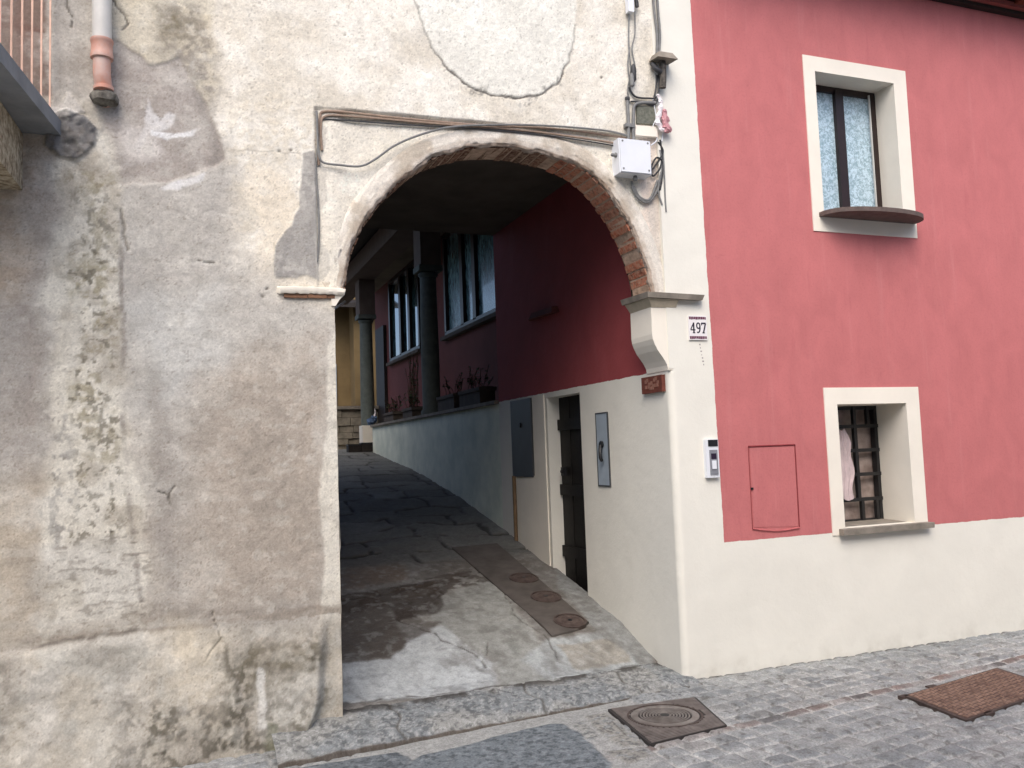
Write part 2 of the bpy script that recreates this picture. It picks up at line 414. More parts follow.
    lay([(72,190),(115,190),(120,560),(70,560)], (112,106,92), .04, op=.85, mod=ss(.60, .68, fbm(X, Z, 34, 3, 23)))
    lay([(46,400),(66,400),(74,560),(46,560)], (124,121,119), .04, op=.7, mod=ss(.52, .64, fbm(X, Z*.6, 34, 4, 24)))
    lay([(44,545),(132,540),(148,600),(70,636),(42,630)], (212,208,200), .05, op=.8, mod=ss(.36, .55, mid))
    lay([(55,600),(150,590),(150,650),(55,650)], (214,208,198), .03, op=.6, mod=ss(.5, .6, hor))
    lay([(60,520),(150,520),(150,640),(60,640)], (120,112,104), .04, op=.6, mod=ss(.56, .68, fbm(X*.6, Z*1.7, 28, 4, 25)))
    # its right edge, a broken dark line
    ln = sdline(fx, fz, P([(117,180),(121,260),(124,330),(122,400),(126,470),(134,540),(142,600)]))
    C = mixc(C, ss(.022, .004, ln)*ss(.42, .6, mid)*.7, (120,112,108))
    # white filler splashes
    lay([(149,97),(153,112),(160,118),(168,112),(177,116),(170,127),(160,131),(150,129),(140,152),(134,148),(144,128)], (222,221,222), .010, 'f', op=.6)
    lay([(118,128),(150,120),(165,150),(120,165)], (206,200,196), .04, op=.7)
    lay([(150,128),(168,134),(190,131),(200,128),(190,136),(166,139),(150,134)], (226,226,228), .006, 'f', op=.8)
    lay([(160,188),(172,183),(205,174),(204,180),(178,190),(164,192)], (228,227,228), .008, 'f', op=.75)
    # fresh dark cement below the downpipe
    cem = lay([(48,114),(68,110),(88,118),(97,130),(96,145),(76,160),(60,158),(44,146)], (112,111,112), .006, 'f', r=.018)
    rel = rel+cem*(fbm(X, Z, 26, 3, 31)-.5)*.04
    C = mixc(C, cem*ss(.5, .62, fine)*.6, (72,72,74))
    lay([(52,108),(64,104),(68,92),(78,100),(84,112),(66,118),(56,118)], (216,210,202), .006, 'f', r=.01)
    # cement fillings beside the arch
    for pts in ([(303,152),(314,151),(317,170),(318,238),(329,250),(331,268),(322,282),(308,276),(276,279),(273,262),(278,240),(290,226),(299,205)],
                [(317,164),(327,168),(327,200),(320,210),(316,205)], [(318,122),(327,128),(325,148),(318,150)]):
        m = lay(pts, (156,152,148), .006, 'f', r=.004)
        C = mixc(C, m*ss(.5, .7, streak)*.6, (132,129,127))
    # pale limewash down the jamb
    lay([(328,345),(352,300),(352,640),(334,650),(318,628),(325,560),(318,500),(327,420)], (216,210,198), .012, 'f', op=.9)
    # inside the recessed field above the arch
    lay([(316,108),(660,140),(660,320),(316,300)], (228,221,208), .004, 'n', op=.55)
    lay([(640,128),(662,130),(668,300),(655,290),(640,190)], (216,196,184), .02, op=.6)
    lay([(650,200),(668,200),(668,305),(655,300)], (186,178,170), .02, op=.7)
    # oval panel over the arch
    ov = P([(414,-30),(415,0),(421,22),(432,48),(448,70),(468,86),(492,95),(519,98),(542,94),(560,80),(571,55),(576,25),(577,-30)])
    C = mixc(C, ss(.01, -.01, sdpoly(fx, fz, ov))*.75, (224,222,214))
    do = sdline(fx, fz, ov[1:-1])
    lower = ss(4.45, 4.05, Z)
    C = mixc(C, ss(.012, .003, do)*(.5+.5*lower)*(.6+.4*ss(.25, .5, mid+.15*lower)), (92,88,84))
    rel = rel-ss(.012, .002, do)*(.002+.006*lower)
    crumb = P([(470,88),(500,96),(519,100),(545,94),(556,84)])
    C = mixc(C, ss(.05, .0, sdline(wx, wz, crumb))*ss(.52, .62, fine)*.8, (120,116,110))
    # bed joint line
    dl = sdline(X, fz, P([(224,150),(262,151),(305,155)])); C = mixc(C, ss(.008, .001, dl)*.5, (140,130,118))
    # cracks and knocks
    for pts, w in (([(112,-10),(116,6),(124,15),(127,24),(121,28)], .010), ([(66,-10),(68,10),(73,18),(72,28)], .007),
                   ([(158,492),(165,493),(170,505),(168,492),(174,486)], .006), ([(120,210),(124,235),(128,250)], .012),
                   ([(190,260),(215,262)], .006), ([(212,612),(220,640),(206,660)], .004)):
        d = sdline(fx, fz, P(pts)); C = mixc(C, ss(w, w*.3, d)*.85, (74,66,58)); rel = rel-ss(w, w*.3, d)*.01
    for q, r_ in (((279,152),.012),((290,151),.012),((262,296),.014),((268,290),.01),((345,35),.01),((602,78),.012),((97,700),.02),((98,512),.012),((110,532),.012)):
        a, b = wp(*q); d = np.hypot(fx-a, fz-b); C = mixc(C, ss(r_, r_*.5, d)*.8, (84,76,68)); rel = rel-ss(r_, r_*.5, d)*.008
    # darker band along the offset and the patchy foot of the wall
    led = P([(-400,700),(0,652),(60,642),(150,630),(240,622),(345,608)])
    dz = fz-np.interp(X, [q[0] for q in led], [q[1] for q in led])
    C = mixc(C, np.exp(-(dz/.085)**2)*ss(.3, .6, hor)*.8*(dz > -.02), (134,122,110))
    C = mixc(C, ss(.02, .004, np.abs(dz+.0))*ss(-2.9, -3.4, X)*ss(.35, .55, mid)*.85, (98,88,80))
    foot = ss(.03*(hor-.2), -.03-.10*ss(-3.2, -2.9, X), dz)
    C = mixc(C, foot*.85, (184,177,165)); C = mixc(C, foot*ss(.45, .6, mid)*.6, (170,168,162))
    C = mixc(C, foot*ss(.5, .68, streak)*.5, (150,144,136))
    lay([(170,622),(235,630),(222,720),(172,730)], (200,188,168), .09, op=.55)
    lay([(30,665),(60,668),(62,740),(35,750)], (196,192,186), .05, op=.6)
    n1 = .2+.8*ss(.44, .60, .5*fbm(X, Z, 40, 4, 41)+.5*fbm(X, Z, 12, 4, 44))
    lay([(222,642),(322,634),(330,690),(302,748),(236,790),(205,748),(222,690)], (88,83,72), .08, op=.9, mod=n1)
    lay([(240,640),(318,640),(318,690),(250,690)], (116,108,92), .06, op=.5)
    lay([(118,690),(250,700),(300,800),(100,800)], (86,81,71), .08, op=.9, mod=n1)
    lay([(112,660),(150,660),(150,760),(112,760)], (120,114,106), .05, op=.6, mod=n1)
    lay([(-60,722),(30,715),(34,800),(-60,800)], (62,55,44), .05, op=.9, mod=ss(.36, .5, mid))
    lay([(-40,640),(14,655),(12,760),(-40,760)], (104,96,88), .05, op=.6, mod=n1)
    lay([(258,722),(272,718),(276,748),(262,752)], (78,84,46), .02, op=.7)
    dr = P([(259,668),(261,720)]); C = mixc(C, ss(.03, .008, sdline(fx, fz, dr))*.8, (206,204,200))
    b1 = fbm(X+.08*mid, Z+.2*streak, 2.6, 5, 101); b2 = fbm(X*.7, Z*1.6, 8, 5, 102); b3 = fbm(X, Z, 15, 4, 103)
    dull = 1-.7*pale
    C = mixc(C, ss(.50, .70, b1)*.26*dull, (150, 143, 135)); C = mixc(C, ss(.46, .32, b1)*.25*dull, (202, 198, 191))
    C = mixc(C, ss(.54, .74, b2)*.24*dull, (140, 133, 124)); C = mixc(C, ss(.44, .30, b2)*.22, (208, 204, 196))
    C = mixc(C, ss(.60, .74, b3)*.16*dull, (130, 123, 114)); C = mixc(C, ss(.38, .26, b3)*.22, (216, 212, 204))
    C = C*np.array([1.13, 1.14, 1.11])*(1+.06*pale[..., None])
    # freckles all over
    C = C*(1+(vfine-.5)*.34)[..., None]*(1+(mid-.5)*.14)[..., None]
    C = mixc(C, ss(.70, .78, vfine)*.45, (110,100,88))
    # relief: recessed field above the arch and the flared foot
    inset = sdpoly(X, Z, P([(315,107),(628,135),(657,139)])+[(.2, 3.79), (.2, 2.0), (-2.43, 2.0)])
    inset = np.where(Z < 2.58, 1, inset)
    rel = rel-ss(.004, -.004, inset)*.026
    dled = Z-np.interp(X, [q[0] for q in led], [q[1] for q in led])
    chamfer = sdpoly(X, Z, [wp(330,606), wp(345,606), (-2.2, .7), (-2.2, -.3), wp(303,775), wp(303,745), wp(322,700)])
    lw = ss(-3.0, -3.5, X); fl = (ss(.0, -.05, dled)*lw+ss(.06, -.22, dled)*(1-lw))*.03+.15*np.clip((.66-Z)/.75, 0, 1)**1.3
    rel = rel+fl*ss(-.02, .05, chamfer)+ss(.0, -.10, dled)*(fbm(X, Z, 4, 5, 51)-.5)*.07
    rel = rel+(fine-.5)*.004+(streak-.5)*.006
    edge = ss(.0, .15, np.abs(X+2.33)); rel = np.where(X > -2.5, rel*(.3+.7*edge), rel)
    return C, rel

def make_old_wall(parent):
    h = .0085
    xs = np.concatenate([np.linspace(-9, -4.5, 60)[:-1], np.linspace(-4.5, -2.33, int(2.17/h))[:-1], np.linspace(-2.33, .012, int(2.342/h))])
    zs = np.concatenate([np.arange(-.15, 5.0, h), np.linspace(5.0, 6.6, 40)])
    X, Z = np.meshgrid(xs, zs, indexing='ij')
    C, rel = wall_colour(X, Z)
    V = np.stack([X, -rel, Z], -1)
    cx = (X[:-1, :-1]+X[1:, 1:])/2; cz = (Z[:-1, :-1]+Z[1:, 1:])/2
    keep = (sdpoly(cx, cz, OPEN) > np.where(cz > 2.6, .045, .0)) & ~((cx > -1.) & (cz < 2.6))
    return grid_object('wall', V, C, keep, M['wall'], parent)

OLD = thing('plastered_building', 'weathered grey plastered building with the archway and balcony', 'building', (-4, 0, 0))
o = make_old_wall(OLD); o.location = (4, 0, 0)

# jamb return and band round the arch with the same plaster
def strip_object(name, cols, rows, fn, mat, parent):
    V = np.zeros((cols, rows, 3)); C = np.zeros((cols, rows, 3))
    for i in range(cols):
        for j in range(rows):
            V[i, j], C[i, j] = fn(i/(cols-1), j/(rows-1))
    V = V-np.array(list(parent.location))
    return grid_object(name, V, C, np.ones((cols-1, rows-1), bool), mat, parent)
cj = np.array(lin((212, 206, 194)))
def jamb(u, v):
    z = -.1+2.66*u; y = -.004+.5*v
    n = float(fbm(np.array([z*3.]), np.array([y*3+9.]), 3, 4, 8)[0])
    c = cj*(1+(n-.5)*.3)*(1 if z > .7 else .8)
    return (-2.33+(n-.5)*.02, y, z), c
strip_object('jamb', 120, 26, jamb, M['wall'], OLD)
def band(u, v):
    s = u*ALEN; p, n = arc_at(s)
    nn = float(fbm(np.array([s*1.]), np.array([3.3]), 9, 4, 19)[0])-.5
    n2 = float(fbm(np.array([s*1.]), np.array([8.3+v*2]), 22, 3, 29)[0])-.5
    # profile: lip inside the arch, front face, outer return
    prof = [(-.003, .06), (-.004, .03), (.002, .018), (.02, .010), (.06, .008), (.10, .009), (.125, .012), (.14, .020), (.15, .032), (.152, .05)]
    k = v*(len(prof)-1); a = int(min(k, len(prof)-2)); f = k-a
    r = prof[a][0]*(1-f)+prof[a+1][0]*f; y = prof[a][1]*(1-f)+prof[a+1][1]*f
    rag = (nn*.05+n2*.03+.012) if v < .45 else nn*.012
    wd = 1+.18*math.sin(math.pi*u)*0
    q = p+n*(r*wd+rag*(1-v))
    # damp / lichen lies on the plaster, paler band to the right
    c = np.array(lin((226, 219, 206)))*(1+n2*.3)*(1+nn*.3)
    n3 = float(fbm(np.array([q.x]), np.array([q.z]), 7, 4, 39)[0]); c = c+(np.array(lin((188, 176, 158)))-c)*min(1, max(0, (n3-.48)*6))*.8
    if v < .3: c = c*.4+np.array(lin((136, 104, 80)))*.6
    elif v < .42: c = c*.8+np.array(lin((150, 118, 92)))*.2
    return (q.x, y+n2*.006, q.z), c
strip_object('arch_surround', 520, 28, band, M['wall'], OLD)

# bricks of the arch
def brick_mat():
    t = NT('old_brick'); a = t.n.new('ShaderNodeAttribute'); a.attribute_name = 'Col'
    c = t.mix(t.ramp(t.noise(38, 5, .7), [(.40, 0.), (.66, .7)]), a.outputs['Color'], lin((196, 170, 146)))
    c = t.mix(t.ramp(t.noise(20, 5, .7), [(.5, 0.), (.68, .7)]), c, lin((70, 44, 34)))
    t.col(c); t.set(.95, .15); b = t.bump(t.noise(30, 5, .7), .8, .012); return t.m
M['brick'] = brick_mat()
M['mortar'] = simple('lime_mortar', (206, 178, 154), .95, .1, var=.4, scale=20, bump=.8, bscale=40, bdist=.01)
def make_bricks():
    bm = bmesh.new(); lay = bm.loops.layers.float_color.new('Col')
    s = .01
    while s < ALEN-.03:
        w = random.uniform(.046, .058); g = random.uniform(.012, .019)
        p, n = arc_at(s+w/2); t = Vector((n.z, 0, -n.x))
        din = random.uniform(-.003, .006)
        frac = s/ALEN
        y0 = random.uniform(.034, .044); y1 = .285+random.uniform(-.006, .006)
        base = random.choice([(182, 108, 80), (194, 120, 92), (164, 94, 70), (172, 110, 86), (204, 138, 110)])
        if frac < .62: base = random.choice([(112, 78, 62), (98, 68, 54), (124, 88, 70), (84, 60, 48)])  # bricks further right are coloured brighter to offset the shade under the arch
        c = lin(base)
        a = p-t*w/2; b = p+t*w/2; i_ = n*(-.0+din); o_ = n*.09
        tl = random.uniform(-.002, .002)
        pts = [a+i_+Vector((0, y0, 0)), b+i_+Vector((0, y0, 0)), b+i_+Vector((0, y1, tl)), a+i_+Vector((0, y1, tl)),
               a+o_+Vector((0, y0, 0)), b+o_+Vector((0, y0, 0)), b+o_+Vector((0, y1, 0)), a+o_+Vector((0, y1, 0))]
        nf = len(bm.faces); hexa(bm, pts); bm.faces.ensure_lookup_table()
        for f in bm.faces[nf:]:
            for l in f.loops: l[lay] = (*c, 1)
        s += w+g
    o = obj('brick_arch', bm, M['brick'], OLD, bevel=.005, segs=2)
    bm = bmesh.new(); N = 160; rows = []
    for i in range(N+1):
        p, n = arc_at(ALEN*i/N); j = random.uniform(-.002, .002)
        rows.append([bm.verts.new(p+n*(.0045+j)+Vector((0, y, 0))) for y in (.04, .1, .19, .278)]+[bm.verts.new(p+n*.12+Vector((0, .278, 0)))]+[bm.verts.new(p+n*.12+Vector((0, .04, 0)))])
    for A, C in zip(rows, rows[1:]):
        for k in range(5): bm.faces.new((A[k], A[k+1], C[k+1], C[k]))
    obj('mortar_bed', bm, M['mortar'], OLD, smooth=True)
make_bricks()
# masonry behind the front skin, with the passage ceiling as its underside
bm = B(-9, -2.345, .07, 5.2, -.2, 6.6); box(bm, -9, -3.6, 5.2, 12.5, -.2, 4.3); obj('side_masonry', bm, M['soot'], OLD)  # lower rear block is unseen, added to cut the light from the courtyard
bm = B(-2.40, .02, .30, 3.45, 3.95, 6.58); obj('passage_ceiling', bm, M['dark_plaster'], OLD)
bm = bmesh.new()
top = [(x, z) for x, z in arc_xz if z >= 2.55]
for a, b in zip(top, top[1:]):
    quad(bm, (a[0], .30, a[1]+.03), (b[0], .30, b[1]+.03), (b[0], .30, 4.0), (a[0], .30, 4.0))
quad(bm, (-2.4, .30, 2.5), (top[0][0]+.005, .30, 2.5), (top[0][0]+.005, .30, 4.0), (-2.4, .30, 4.0))
quad(bm, (top[-1][0]-.005, .30, 2.62), (.0, .30, 2.62), (.0, .30, 4.0), (top[-1][0]-.005, .30, 4.0))
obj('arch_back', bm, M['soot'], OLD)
bm = B(-9.1, -.01, -.35, 3.7, 6.62, 6.75); box(bm, -9.1, -2.1, 3.7, 5.4, 6.62, 6.75); box(bm, -9.1, -3.45, 5.4, 12.6, 4.31, 4.45); obj('roof', bm, M['tile_roof'], OLD)  # last slab covers the added courtyard block
# left impost: thin plaster ledge over a broken brick course
bm = bmesh.new()
xa, za = wp(277, 299); xb = -2.275
n = 24; rings = []
for i in range(n+1):
    x = xa+(xb-xa)*i/n; j = (random.random()-.5)*.008
    y = -.035+(random.random()-.5)*.006
    if i == 0: y = -.01
    zt = 2.625-.004*abs(i-12)/12
    rings.append([bm.verts.new(v) for v in ((x, .02, zt+.015), (x, y, zt), (x, y-.002, zt-.02), (x, y+.008, zt-.035+j), (x, .02, zt-.036+j))])
for A, C in zip(rings, rings[1:]):
    for k in range(4): bm.faces.new((A[k], A[k+1], C[k+1], C[k]))
bm.faces.new(rings[0]); bm.faces.new(rings[-1][::-1])
LI = obj('impost', bm, M['cream'], OLD, smooth=True)
bm = bmesh.new()
x = xa+.04
while x < -2.36:
    w = random.uniform(.09, .14); box(bm, x, min(x+w, -2.33), -.016+random.uniform(-.006, .004), .05, 2.566+random.uniform(-.004, .004), 2.586); x += w+.004
obj('brick_course', bm, simple('impost_brick', (142, 108, 86), .95, .1, var=.4, scale=20, bump=.8), LI, bevel=.004)
bm = bmesh.new(); prism_xz(bm, [(-2.35, 2.52), (-2.325, 2.52), (-2.30, 2.56), (-2.27, 2.59), (-2.262, 2.625), (-2.30, 2.632), (-2.35, 2.632)], -.012, .3)
obj('return', bm, M['cream'], LI, bevel=.006)
# right impost slab on the corbel
bm = bmesh.new()
prof = [(-.045, .045), (-.055, .03), (-.05, .012), (-.03, .0)]
hexa(bm, [(-.17,-.05,2.635),(.27,-.052,2.625),(.27,.01,2.63),(-.17,.33,2.64),(-.18,-.06,2.672),(.285,-.062,2.662),(.285,.02,2.665),(-.18,.335,2.68)])
obj('impost', bm, M['stone'], OLD, bevel=.008, segs=3)
bm = bmesh.new()
hexa(bm, [(-.12,-.002,2.575),(.08,-.002,2.575),(.08,.30,2.575),(-.12,.30,2.575),(-.155,-.03,2.634),(.09,-.03,2.628),(.09,.31,2.634),(-.155,.315,2.638)])
obj('impost_moulding', bm, simple('impost_lime', (190, 178, 156), .9, .2, var=.2, scale=9, bump=.5), OLD, bevel=.01, segs=3)
# balcony
_z = 3.43
BALC = obj('balcony', (lambda bm: (hexa(bm, [(-6.2,-1.05,_z),(-3.98,-1.05,_z),(-3.815,-.0,_z),(-6.2,.03,_z),(-6.2,-1.05,_z+.085),(-3.98,-1.05,_z+.085),(-3.815,-.0,_z+.085),(-6.2,.03,_z+.085)]), bm)[1])(bmesh.new()), M['slab_grey'], OLD, bevel=.006)
for k in range(6):
    f = .05+k*.15; x = -3.86-.158*f; y = -f*.98
    bm = B(x-.0045, x+.0045, y-.006, y+.006, _z+.075, _z+1.05); obj('baluster', bm, M['bar'], BALC, bevel=.003, segs=1)
for k in range(18):
    x = -4.1-k*.11
    bm = B(x-.012, x+.012, -1.02, -1.0, _z+.075, _z+1.05); obj('baluster', bm, M['bar'], BALC, bevel=.003, segs=1)
bm = bmesh.new(); tube(bm, [(-6.2,-1.01,_z+1.06),(-4.03,-1.01,_z+1.06),(-3.86,-.02,_z+1.06)], .02, smooth=False); obj('handrail', bm, M['bar'], BALC, smooth=True)
bm = bmesh.new(); hexa(bm, [(-4.5,-.48,3.11),(-4.03,-.48,3.11),(-4.0,.05,3.11),(-4.5,.05,3.11),(-4.5,-.62,3.425),(-4.05,-.62,3.425),(-4.0,.05,3.425),(-4.5,.05,3.425)])
obj('bracket', bm, M['bracket'], OLD, bevel=.015, segs=3)

# ------------------------------------------------------------------ the red house
RH = thing('red_house', 'brick red house with cream base and cream window surrounds', 'house', (0, 0, 0))
def plane_holes(bm, a0, a1, b0, b1, holes, put, step=.4):
    A = sorted({a0, a1}|{h[0] for h in holes}|{h[1] for h in holes}|set(np.arange(a0+step, a1, step).round(4))); Bz = sorted({b0, b1}|{h[2] for h in holes}|{h[3] for h in holes})
    vd = {}
    def v(a, b):
        k = (round(a, 5), round(b, 5))
        if k not in vd: vd[k] = bm.verts.new(put(a, b))
        return vd[k]
    for i in range(len(A)-1):
        for j in range(len(Bz)-1):
            ca, cb = (A[i]+A[i+1])/2, (Bz[j]+Bz[j+1])/2
            if any(h[0] < ca < h[1] and h[2] < cb < h[3] for h in holes): continue
            bm.faces.new((v(A[i], Bz[j]), v(A[i+1], Bz[j]), v(A[i+1], Bz[j+1]), v(A[i], Bz[j+1])))
H1 = (1.45, 2.25, 3.335, 4.485); H2 = (1.455, 2.14, .935, 1.868)
bm = bmesh.new()
plane_holes(bm, .0, 9, 2.14, 5.45, [(1.40, 2.30, 3.28, 4.54), ], lambda a, b: (a, 0, b))
plane_holes(bm, .05, 9, -.15, 2.14, [(1.40, 2.20, .9, 1.92)], lambda a, b: (a, 0, b))
quad(bm, (0, 0, 2.14), (0, .06, 2.14), (0, .06, 5.45), (0, 0, 5.45))
# rounded arris of the corner
for k in range(14):
    a0 = math.pi/2*k/14; a1 = math.pi/2*(k+1)/14
    p0 = (.05-.05*math.sin(a0), .05-.05*math.cos(a0)); p1 = (.05-.05*math.sin(a1), .05-.05*math.cos(a1))
    bl = bm if k else bm
    vv_ = quad(bm, (*p0, -.15), (*p1, -.15), (*p1, 2.14), (*p0, 2.14))
me_wall = obj('street_wall', bm, M['paint_front'], RH)
# passage wall with the door opening
DY0, DY1, DZ1 = 1.46, 2.17, 2.085
bm = bmesh.new()
plane_holes(bm, .05, 3.45, -.15, 5.3, [(DY0, DY1, -.05, DZ1)], lambda a, b: (0, a, b))
bmesh.ops.remove_doubles(bm, verts=bm.verts, dist=1e-4)
# door reveal
quad(bm, (0,DY0,-.05),(.22,DY0,-.05),(.22,DY0,DZ1),(0,DY0,DZ1)); quad(bm, (0,DY1,-.05),(.22,DY1,-.05),(.22,DY1,DZ1),(0,DY1,DZ1))
quad(bm, (0,DY0,DZ1),(.22,DY0,DZ1),(.22,DY1,DZ1),(0,DY1,DZ1))
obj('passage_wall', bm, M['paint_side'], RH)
# slight plaster thickness step on the dado between door and cabinet
bm = bmesh.new(); prism_yz(bm, [(DY1+.05, .2), (3.0, .2), (3.0, 1.35), (2.5, 1.36), (2.5, 2.12), (DY1+.05, 2.12)], -.012, .01)
obj('plaster_patch', bm, M['cream'], RH, bevel=.006)
# corbel carrying the arch
bm = bmesh.new()
prism_xz(bm, [(-.122, 2.385), (-.12, 2.59), (.04, 2.59), (.04, 2.13), (-.006, 2.13), (-.012, 2.165), (-.03, 2.20), (-.055, 2.235), (-.082, 2.27), (-.105, 2.315), (-.118, 2.35)], .004, .30)
obj('corbel', bm, M['cream'], RH, bevel=.008, segs=2)
# door
M['doorwood'] = simple('door_wood', (28, 25, 23), .6, .3, var=.4, scale=20, bump=.3)
DR = obj('door', (lambda bm: ([box(bm, .12+.004*(k % 2), .16, DY0-.02+k*.125, DY0-.024+(k+1)*.125, .2, DZ1+.02) for k in range(6)], bm)[1])(bmesh.new()), M['doorwood'], RH, bevel=.004)
for z in (.62, 1.18, 1.78):
    bm = B(.095, .12, DY0, DY1-.01, z, z+.10); obj('cross_rail', bm, M['doorwood'], DR, bevel=.004)
bm = bmesh.new(); box(bm, .075, .11, 2.02, 2.08, 1.36, 1.44); lathe(bm, (.06, 2.05, 1.40), [(.012, 0), (.02, .01), (.012, .03)], 12, 'X'); obj('handle', bm, M['black'], DR, bevel=.003)
# inner core so no light leaks
bm = B(.24, 9, .55, 3.4, -.2, 5.3); obj('interior_mass', bm, M['soot'], RH)
bm = B(.24, 1.3, .2, .55, -.2, 5.3); box(bm, 2.5, 9, .2, .55, -.2, 5.3); box(bm, 1.3, 2.5, .2, .55, 2.1, 3.1); obj('interior_mass', bm, M['soot'], RH)
# upper window
def window_frame(x0, x1, z0, z1, y, parent, mull, w=.055, name='frame'):
    bm = bmesh.new()
    frame_ring(bm, x0, x1, z0, z1, x0+w, x1-w, z0+w, z1-w, y, y+.05)
    if mull: box(bm, mull-.04, mull+.04, y-.012, y+.045, z0+w*.5, z1-w*.5)
    return obj(name, bm, M['brownwood'], parent, bevel=.004, segs=1)
W1 = obj('window', (lambda bm: (frame_ring(bm, 1.34, 2.385, 3.205, 4.605, H1[0], H1[1], H1[2], H1[3], -.008, .27), bm)[1])(bmesh.new()), M['cream'], RH, bevel=.005)
W1['label'] = 'upper window with dark brown casements and patterned glass'
F1 = window_frame(H1[0]-.01, H1[1]+.005, H1[2]-.01, H1[3]+.005, .20, W1, 1.86)
bm = bmesh.new(); box(bm, H1[0]+.05, 1.82, .225, .235, H1[2]+.04, H1[3]-.05); obj('pane', bm, M['frosted'], W1)
bm = bmesh.new(); box(bm, 1.90, H1[1]-.05, .225, .235, H1[2]+.04, H1[3]-.05); obj('pane', bm, M['frosted'], W1)
bm = bmesh.new(); box(bm, 2.172, 2.18, .185, .20, H1[2]+.01, H1[3]-.03); obj('casement_edge', bm, M['pvc_grey'], W1)
bm = bmesh.new()
N = 24; poly = [(1.435, .2), (1.40, -.012)]+[(1.40+.96*(1-math.cos(math.pi*k/N))/2, -.012-.25*math.sin(math.pi*k/N)**.7) for k in range(1, N)]+[(2.36, -.012), (2.26, -.012), (2.26, .2)]
a = [bm.verts.new((x, y, 3.318)) for x, y in poly]; b = [bm.verts.new((x, y, 3.352)) for x, y in poly]
bm.faces.new(a); bm.faces.new(b[::-1])
for i in range(len(a)): bm.faces.new((a[i], b[i], b[(i+1) % len(a)], a[(i+1) % len(a)]))
obj('sill', bm, M['sill_brown'], W1, bevel=.006)
# lower window
W2 = obj('window', (lambda bm: (frame_ring(bm, 1.335, 2.275, .885, 1.995, H2[0], H2[1], H2[2], H2[3], -.008, .40), bm)[1])(bmesh.new()), M['cream'], RH, bevel=.005)
W2['label'] = 'lower window with square dusty panes behind a dark grille'
bm = bmesh.new(); frame_ring(bm, H2[0]-.01, H2[1]+.005, H2[2]-.01, H2[3]+.005, H2[0]+.03, H2[1]-.03, H2[2]+.02, H2[3]-.03, .31, .36)
gx = [wp(q, 465, .31)[0] for q in (857, 878)]; gz = [wp(866, q, .31)[1] for q in (426, 450, 474, 499)]
for x in (1.66, gx[0]): box(bm, x-.016, x+.016, .30, .33, gz[3], gz[0])
for x in (1.72, 1.90, 2.04): box(bm, x-.014, x+.014, .30, .33, gz[0], H2[3])
for x in (1.70, 1.93, 2.08): box(bm, x-.014, x+.014, .30, .33, H2[2], gz[3])
for z in gz: box(bm, H2[0], H2[1], .302, .328, z-.014, z+.014)
obj('grille', bm, M['black'], W2, bevel=.003)
bm = bmesh.new(); box(bm, H2[0], H2[1], .375, .385, H2[2], H2[3]); obj('pane', bm, M['dust_glass'], W2)
bm = bmesh.new(); hexa(bm, [(1.385,-.065,.888),(2.285,-.06,.888),(2.15,.32,.895),(1.445,.32,.895),(1.385,-.07,.93),(2.285,-.065,.93),(2.15,.32,.945),(1.445,.32,.945)])
obj('sill', bm, M['stone'], W2, bevel=.012, segs=3)
# curtain rag behind the grille
bm = bmesh.new(); N = 14; pr = None
for i in range(N+1):
    z = 1.69-.56*i/N
    w = .115+.015*math.sin(i*.9); row = []
    for k in range(9):
        x = 1.72+w*k/8*(1 if i > 3 else .5+.15*i); row.append(bm.verts.new((x,   .290+.006*math.sin(k*1.9+i*.3), z-.02*math.sin(k*.4))))
    if pr:
        for k in range(8): bm.faces.new((pr[k], pr[k+1], row[k+1], row[k]))
    pr = row
cl = obj('curtain', bm, M['cloth'], None, smooth=True)
tag(cl, 'pale pinkish cloth hanging behind the grille of the lower window', 'curtain')
# utility hatch painted over
hx = [(.625, 1.574), (1.04, 1.574), (1.035, .965), (.622, .985)]
bm = bmesh.new(); prism_xz(bm, [(hx[3][0]+.01, hx[3][1]+.01), (hx[2][0]-.01, hx[2][1]+.01), (hx[1][0]-.01, hx[1][1]-.01), (hx[0][0]+.01, hx[0][1]-.01)], -.003, .01)
UH = obj('utility_hatch', bm, M['paint_front'], RH, bevel=.002, segs=1)
bm = bmesh.new(); m_ = simple('hatch_gap', (138, 62, 66), .9, .1)
P4 = [(x, -.004, z) for x, z in hx]
for a, b, r in ((0, 1, .0055), (1, 2, .004), (3, 0, .0022)):
    tube(bm, [P4[a], P4[b]], r, 6, smooth=False)
obj('hatch_rim', bm, m_, UH)
bm = bmesh.new()
tube(bm, [P4[3], (.83, -.003, .955), P4[2]], .007, 6)
obj('hatch_lower_rim', bm, simple('rim_paint', (196, 108, 108), .85), UH, smooth=True)
bm = B(.628, .645, -.010, 0, 1.262, 1.278); obj('latch', bm, M['black'], UH)
# eave
bm = bmesh.new(); hexa(bm, [(.42,-.42,5.36),(9,-.42,5.36),(9,.02,5.42),(.42,.02,5.42),(.42,-.42,5.44),(9,-.42,5.44),(9,.02,5.6),(.42,.02,5.6)])
EV = obj('eave', bm, M['eave'], RH, bevel=.004)
bm = bmesh.new(); box(bm, .42, 9, -.06, .02, 5.27, 5.30); obj('lower_bead', bm, M['darkwood'], EV)
bm = bmesh.new(); box(bm, .42, 9, -.10, .02, 5.302, 5.345); obj('moulding', bm, M['eave_trim'], EV, bevel=.006)
bm = bmesh.new()
k = .5
while k < 9: box(bm, k, k+.09, -.40, -.10, 5.33, 5.38); k += .62
hexa(bm, [(.3,-.5,5.45),(9,-.5,5.45),(9,3.5,6.6),(.3,3.5,6.6),(.3,-.5,5.52),(9,-.5,5.52),(9,3.5,6.7),(.3,3.5,6.7)])
obj('roof', bm, M['tile_roof'], RH)
bm = B(.0, .42, .0005, .4, 5.45, 6.6); obj('pilaster_top', bm, M['cream'], RH)

